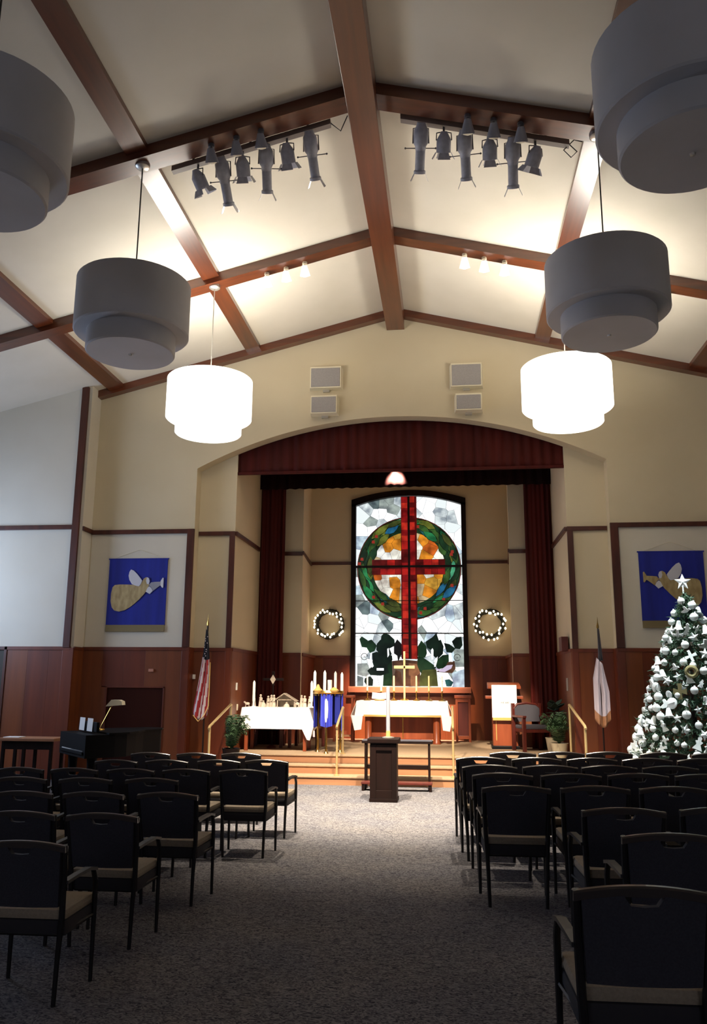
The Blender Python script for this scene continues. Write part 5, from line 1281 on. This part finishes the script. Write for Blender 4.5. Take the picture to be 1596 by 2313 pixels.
# ------------------------------------------------------------------ christmas tree with white ornaments
CTX, CTY, CTH, CTR = 4.36, 12.55, 2.98, 0.98
t = thing('christmas_tree', 'tall green conifer covered with white ornaments and topped by a star', 'tree', (CTX, CTY, 0))
MB().tube([(0, 0, 0), (0, 0, CTH)], [0.06, 0.01], 8).build('trunk', M_DARKWOOD, t, True)
MB().lathe([(0, 0), (0.28, 0), (0.26, 0.12), (0.10, 0.16), (0, 0.16)], n=18).build('stand', M_DARKWOOD, t, True)
R7 = random.Random(31)
def tr(z):
    s = max(0.0, (CTH-z)/(CTH-0.3)); return CTR*s**0.88+0.03
fo = MB()
for k in range(1900):
    z = 0.28+(CTH-0.3)*(1-math.sqrt(R7.random())) if R7.random() < 0.75 else R7.uniform(0.3, CTH-0.05)
    r = tr(z)*R7.uniform(0.6, 1.07); a = R7.uniform(0, 2*PI)
    c = Vector((r*math.cos(a), r*math.sin(a), z))
    outd = Vector((math.cos(a), math.sin(a), R7.uniform(-0.35, 0.25))).normalized()
    L = R7.uniform(0.12, 0.20)
    base = c-outd*L*0.8
    for n_ in range(9):
        f_ = n_/9; p = base+outd*L*f_
        d = (outd*0.6+Vector((R7.gauss(0, 1), R7.gauss(0, 1), R7.gauss(0, 1))).normalized()*0.8).normalized()*0.075
        q = d.cross(outd)
        if q.length < 1e-4: q = Vector((0, 0, 1))
        q = q.normalized()*0.009
        fo.add([p-q, p+q, p+d], [(0, 1, 2)])
o = fo.build('needles', M_PINE, t); o['kind'] = 'stuff'
def star_pts(r, k=0.45): return [((r if i % 2 == 0 else r*k)*math.sin(i*PI/5), (r if i % 2 == 0 else r*k)*math.cos(i*PI/5)) for i in range(10)]
o = MB().add([(p[0], 0, p[1]) for p in star_pts(0.125)]+[(0, -0.014, 0), (0, 0.014, 0)], [(i, (i+1) % 10, 10) for i in range(10)]+[((i+1) % 10, i, 11) for i in range(10)]).tube([(0, 0, -0.05), (0, 0, -0.17)], 0.012, 6).build('tree_star', M_ORN, None, False, (CTX-0.02, CTY, CTH+0.15)); tag(o, 'white five-pointed star at the tip of the decorated tree', 'star')
def orn_meshes():
    d = {}
    d['bauble'] = MB().ball((0, 0, 0), 0.05, 12).lathe([(0.012, 0.045), (0.012, 0.062), (0, 0.066)], n=6).mesh('bauble', M_ORN, True)
    d['star_ornament'] = MB().add([(p[0], 0, p[1]) for p in star_pts(0.075)]+[(0, -0.02, 0), (0, 0.02, 0)], [(i, (i+1) % 10, 10) for i in range(10)]+[((i+1) % 10, i, 11) for i in range(10)]).mesh('star_ornament', M_ORN)
    cr_ = [(-0.014, -0.075), (0.014, -0.075), (0.018, -0.014), (0.07, -0.02), (0.07, 0.02), (0.018, 0.014), (0.014, 0.075), (-0.014, 0.075), (-0.018, 0.014), (-0.07, 0.02), (-0.07, -0.02), (-0.018, -0.014)]
    d['cross_ornament'] = MB().prism(cr_, -0.012, 0.012).mesh('cross_ornament', M_ORN)
    d['disc_ornament'] = MB().lathe([(0, -0.012), (0.05, -0.012), (0.065, -0.004), (0.065, 0.004), (0.05, 0.012), (0, 0.012)], n=18, axis=Vector((0, -1, 0))).tube([(-0.03, -0.014, -0.03), (0.03, -0.014, 0.03)], 0.006, 5).mesh('disc_ornament', M_ORN, True)
    d['bell_ornament'] = MB().lathe([(0, 0.06), (0.02, 0.055), (0.03, 0.02), (0.04, -0.03), (0.06, -0.05), (0.05, -0.05), (0, -0.03)], n=12).ball((0, 0, -0.055), 0.012, 6).mesh('bell_ornament', M_ORN, True)
    dv = [(-0.085, -0.01), (-0.05, -0.035), (0.02, -0.035), (0.06, -0.005), (0.085, 0.0), (0.065, 0.025), (0.03, 0.02), (0.0, 0.075), (-0.03, 0.07), (-0.02, 0.02)]
    d['dove_ornament'] = MB().prism(dv, -0.012, 0.012).mesh('dove_ornament', M_ORN)
    fi = [(-0.05, -0.07), (0.05, -0.07), (0.02, -0.01), (0.04, 0.02), (0.015, 0.03), (0.02, 0.06), (0, 0.08), (-0.02, 0.06), (-0.015, 0.03), (-0.04, 0.02), (-0.02, -0.01)]
    d['angel_ornament'] = MB().prism(fi, -0.014, 0.014).mesh('angel_ornament', M_ORN)
    return d
OM = orn_meshes(); kinds = list(OM)
word = {'bauble': 'round white bauble', 'star_ornament': 'white star ornament', 'cross_ornament': 'white cross ornament', 'disc_ornament': 'white disc ornament', 'bell_ornament': 'white bell ornament', 'dove_ornament': 'white dove ornament', 'angel_ornament': 'white figure ornament'}
view = Vector((0.89-CTX, -CTY, 0)).normalized(); va = math.atan2(view.y, view.x)
cnt = 0; placed = []
tries = 0
while cnt < 150 and tries < 8000:
    tries += 1
    z = 0.35+(CTH-0.45)*(1-math.sqrt(R7.random())*0.999)
    a = va+R7.uniform(-1.75, 1.75); r = tr(z)*R7.uniform(0.93, 1.03)
    p = Vector((r*math.cos(a), r*math.sin(a), z))
    if any((p-q).length < 0.128 for q in placed): continue
    wv = M.transposed() @ (Vector((CTX+p.x, CTY+p.y, p.z))-Vector((0.8897, 0, 1.65)))
    if 798+1847.07*wv.x/-wv.z > 1606: continue
    placed.append(p); cnt += 1
    hb = ('at the very bottom', 'low down', 'below mid-height', 'at mid-height', 'above mid-height', 'high up', 'close to the star')[min(6, int(7*(p.z-0.35)/(CTH-0.45)))]
    sb_ = p.x*-view.y+p.y*view.x; sb_ = ('in the middle', 'on the left edge', 'on the right')[0 if abs(sb_) < 0.33*tr(p.z) else 1 if sb_ > 0 else 2]
    k = R7.choice(kinds+['bauble']*4+['star_ornament'])
    o = bpy.data.objects.new(k, OM[k]); COL.objects.link(o)
    o.location = (CTX+p.x, CTY+p.y, p.z); o.rotation_euler = (R7.uniform(-0.3, 0.3), R7.uniform(-0.5, 0.5), a+PI/2+R7.uniform(-0.4, 0.4))
    sc = R7.uniform(0.8, 1.25); o.scale = (sc, sc, sc)
    tag(o, word[k]+' hanging %s %s of the tree' % (hb, sb_), 'ornament', word[k]+'s on the tree')
# gold cross and gold round wreath ornaments
am = va-0.25
o = MB().prism([(-0.03, -0.11), (0.03, -0.11), (0.022, -0.02), (0.09, -0.04), (0.09, 0.04), (0.022, 0.02), (0.03, 0.11), (-0.03, 0.11), (-0.022, 0.02), (-0.09, 0.04), (-0.09, -0.04), (-0.022, -0.02)], -0.012, 0.012).build('cross_ornament', M_ORNG, None, False, (CTX+tr(1.55)*1.05*math.cos(am), CTY+tr(1.55)*1.05*math.sin(am), 1.55)); o.rotation_euler = (0, 0, am+PI/2)
tag(o, 'gold cross ornament at mid-height of the decorated tree', 'ornament')
pts = [(0.062*math.cos(2*PI*k/20), 0, 0.062*math.sin(2*PI*k/20)) for k in range(21)]
am = va+0.02
o = MB().tube(pts, 0.03, 8, caps=False).build('ring_ornament', M_ORNG, None, True, (CTX+tr(1.82)*1.08*math.cos(am), CTY+tr(1.82)*1.08*math.sin(am), 1.82)); o.rotation_euler = (0, 0, am+PI/2)
tag(o, 'olive gold ring ornament above the gold cross on the tree', 'ornament')

# ------------------------------------------------------------------ small wall things
def plate(name, label, cat, a, b, m):
    o = MB().bev(a, b, 0.004).build(name, m); tag(o, label, cat); return o
plate('thermostat', 'small beige thermostat on the wood wall above the dark doorway', 'thermostat', (-4.37, YF-0.055, 1.80), (-4.28, YF-0.024, 1.85), M_THERM)
plate('light_switch', 'small white switch plate beside the striped flag', 'switch', (-3.66, YR-0.05, 1.68), (-3.60, YR-0.024, 1.76), M_PAPER)
plate('upper_jamb_glint', 'small white patch shaped as a light reflex on the side panel above the fern', 'switch', (-2.955, 14.80, 1.49), (-2.94, 14.87, 1.62), M_PAPER)  # white slab put where light only reflects off the jamb
plate('lower_jamb_glint', 'low white patch shaped as a light reflex on the side panel behind the fern', 'highlight', (-2.955, 14.90, 1.13), (-2.94, 14.96, 1.24), M_CREAMP)  # pale slab in place of the lower reflected highlight on the jamb
plate('intercom', 'pale intercom plate on the side panel above the potted fern', 'intercom', (2.94, 15.0, 1.52), (2.955, 15.14, 1.74), M_METALW)
plate('wooden_wall_box', 'small red wooden box on the jamb beside the white flag', 'box', (2.84, 14.75, 2.20), (2.955, 15.10, 2.45), M_REDWOOD)
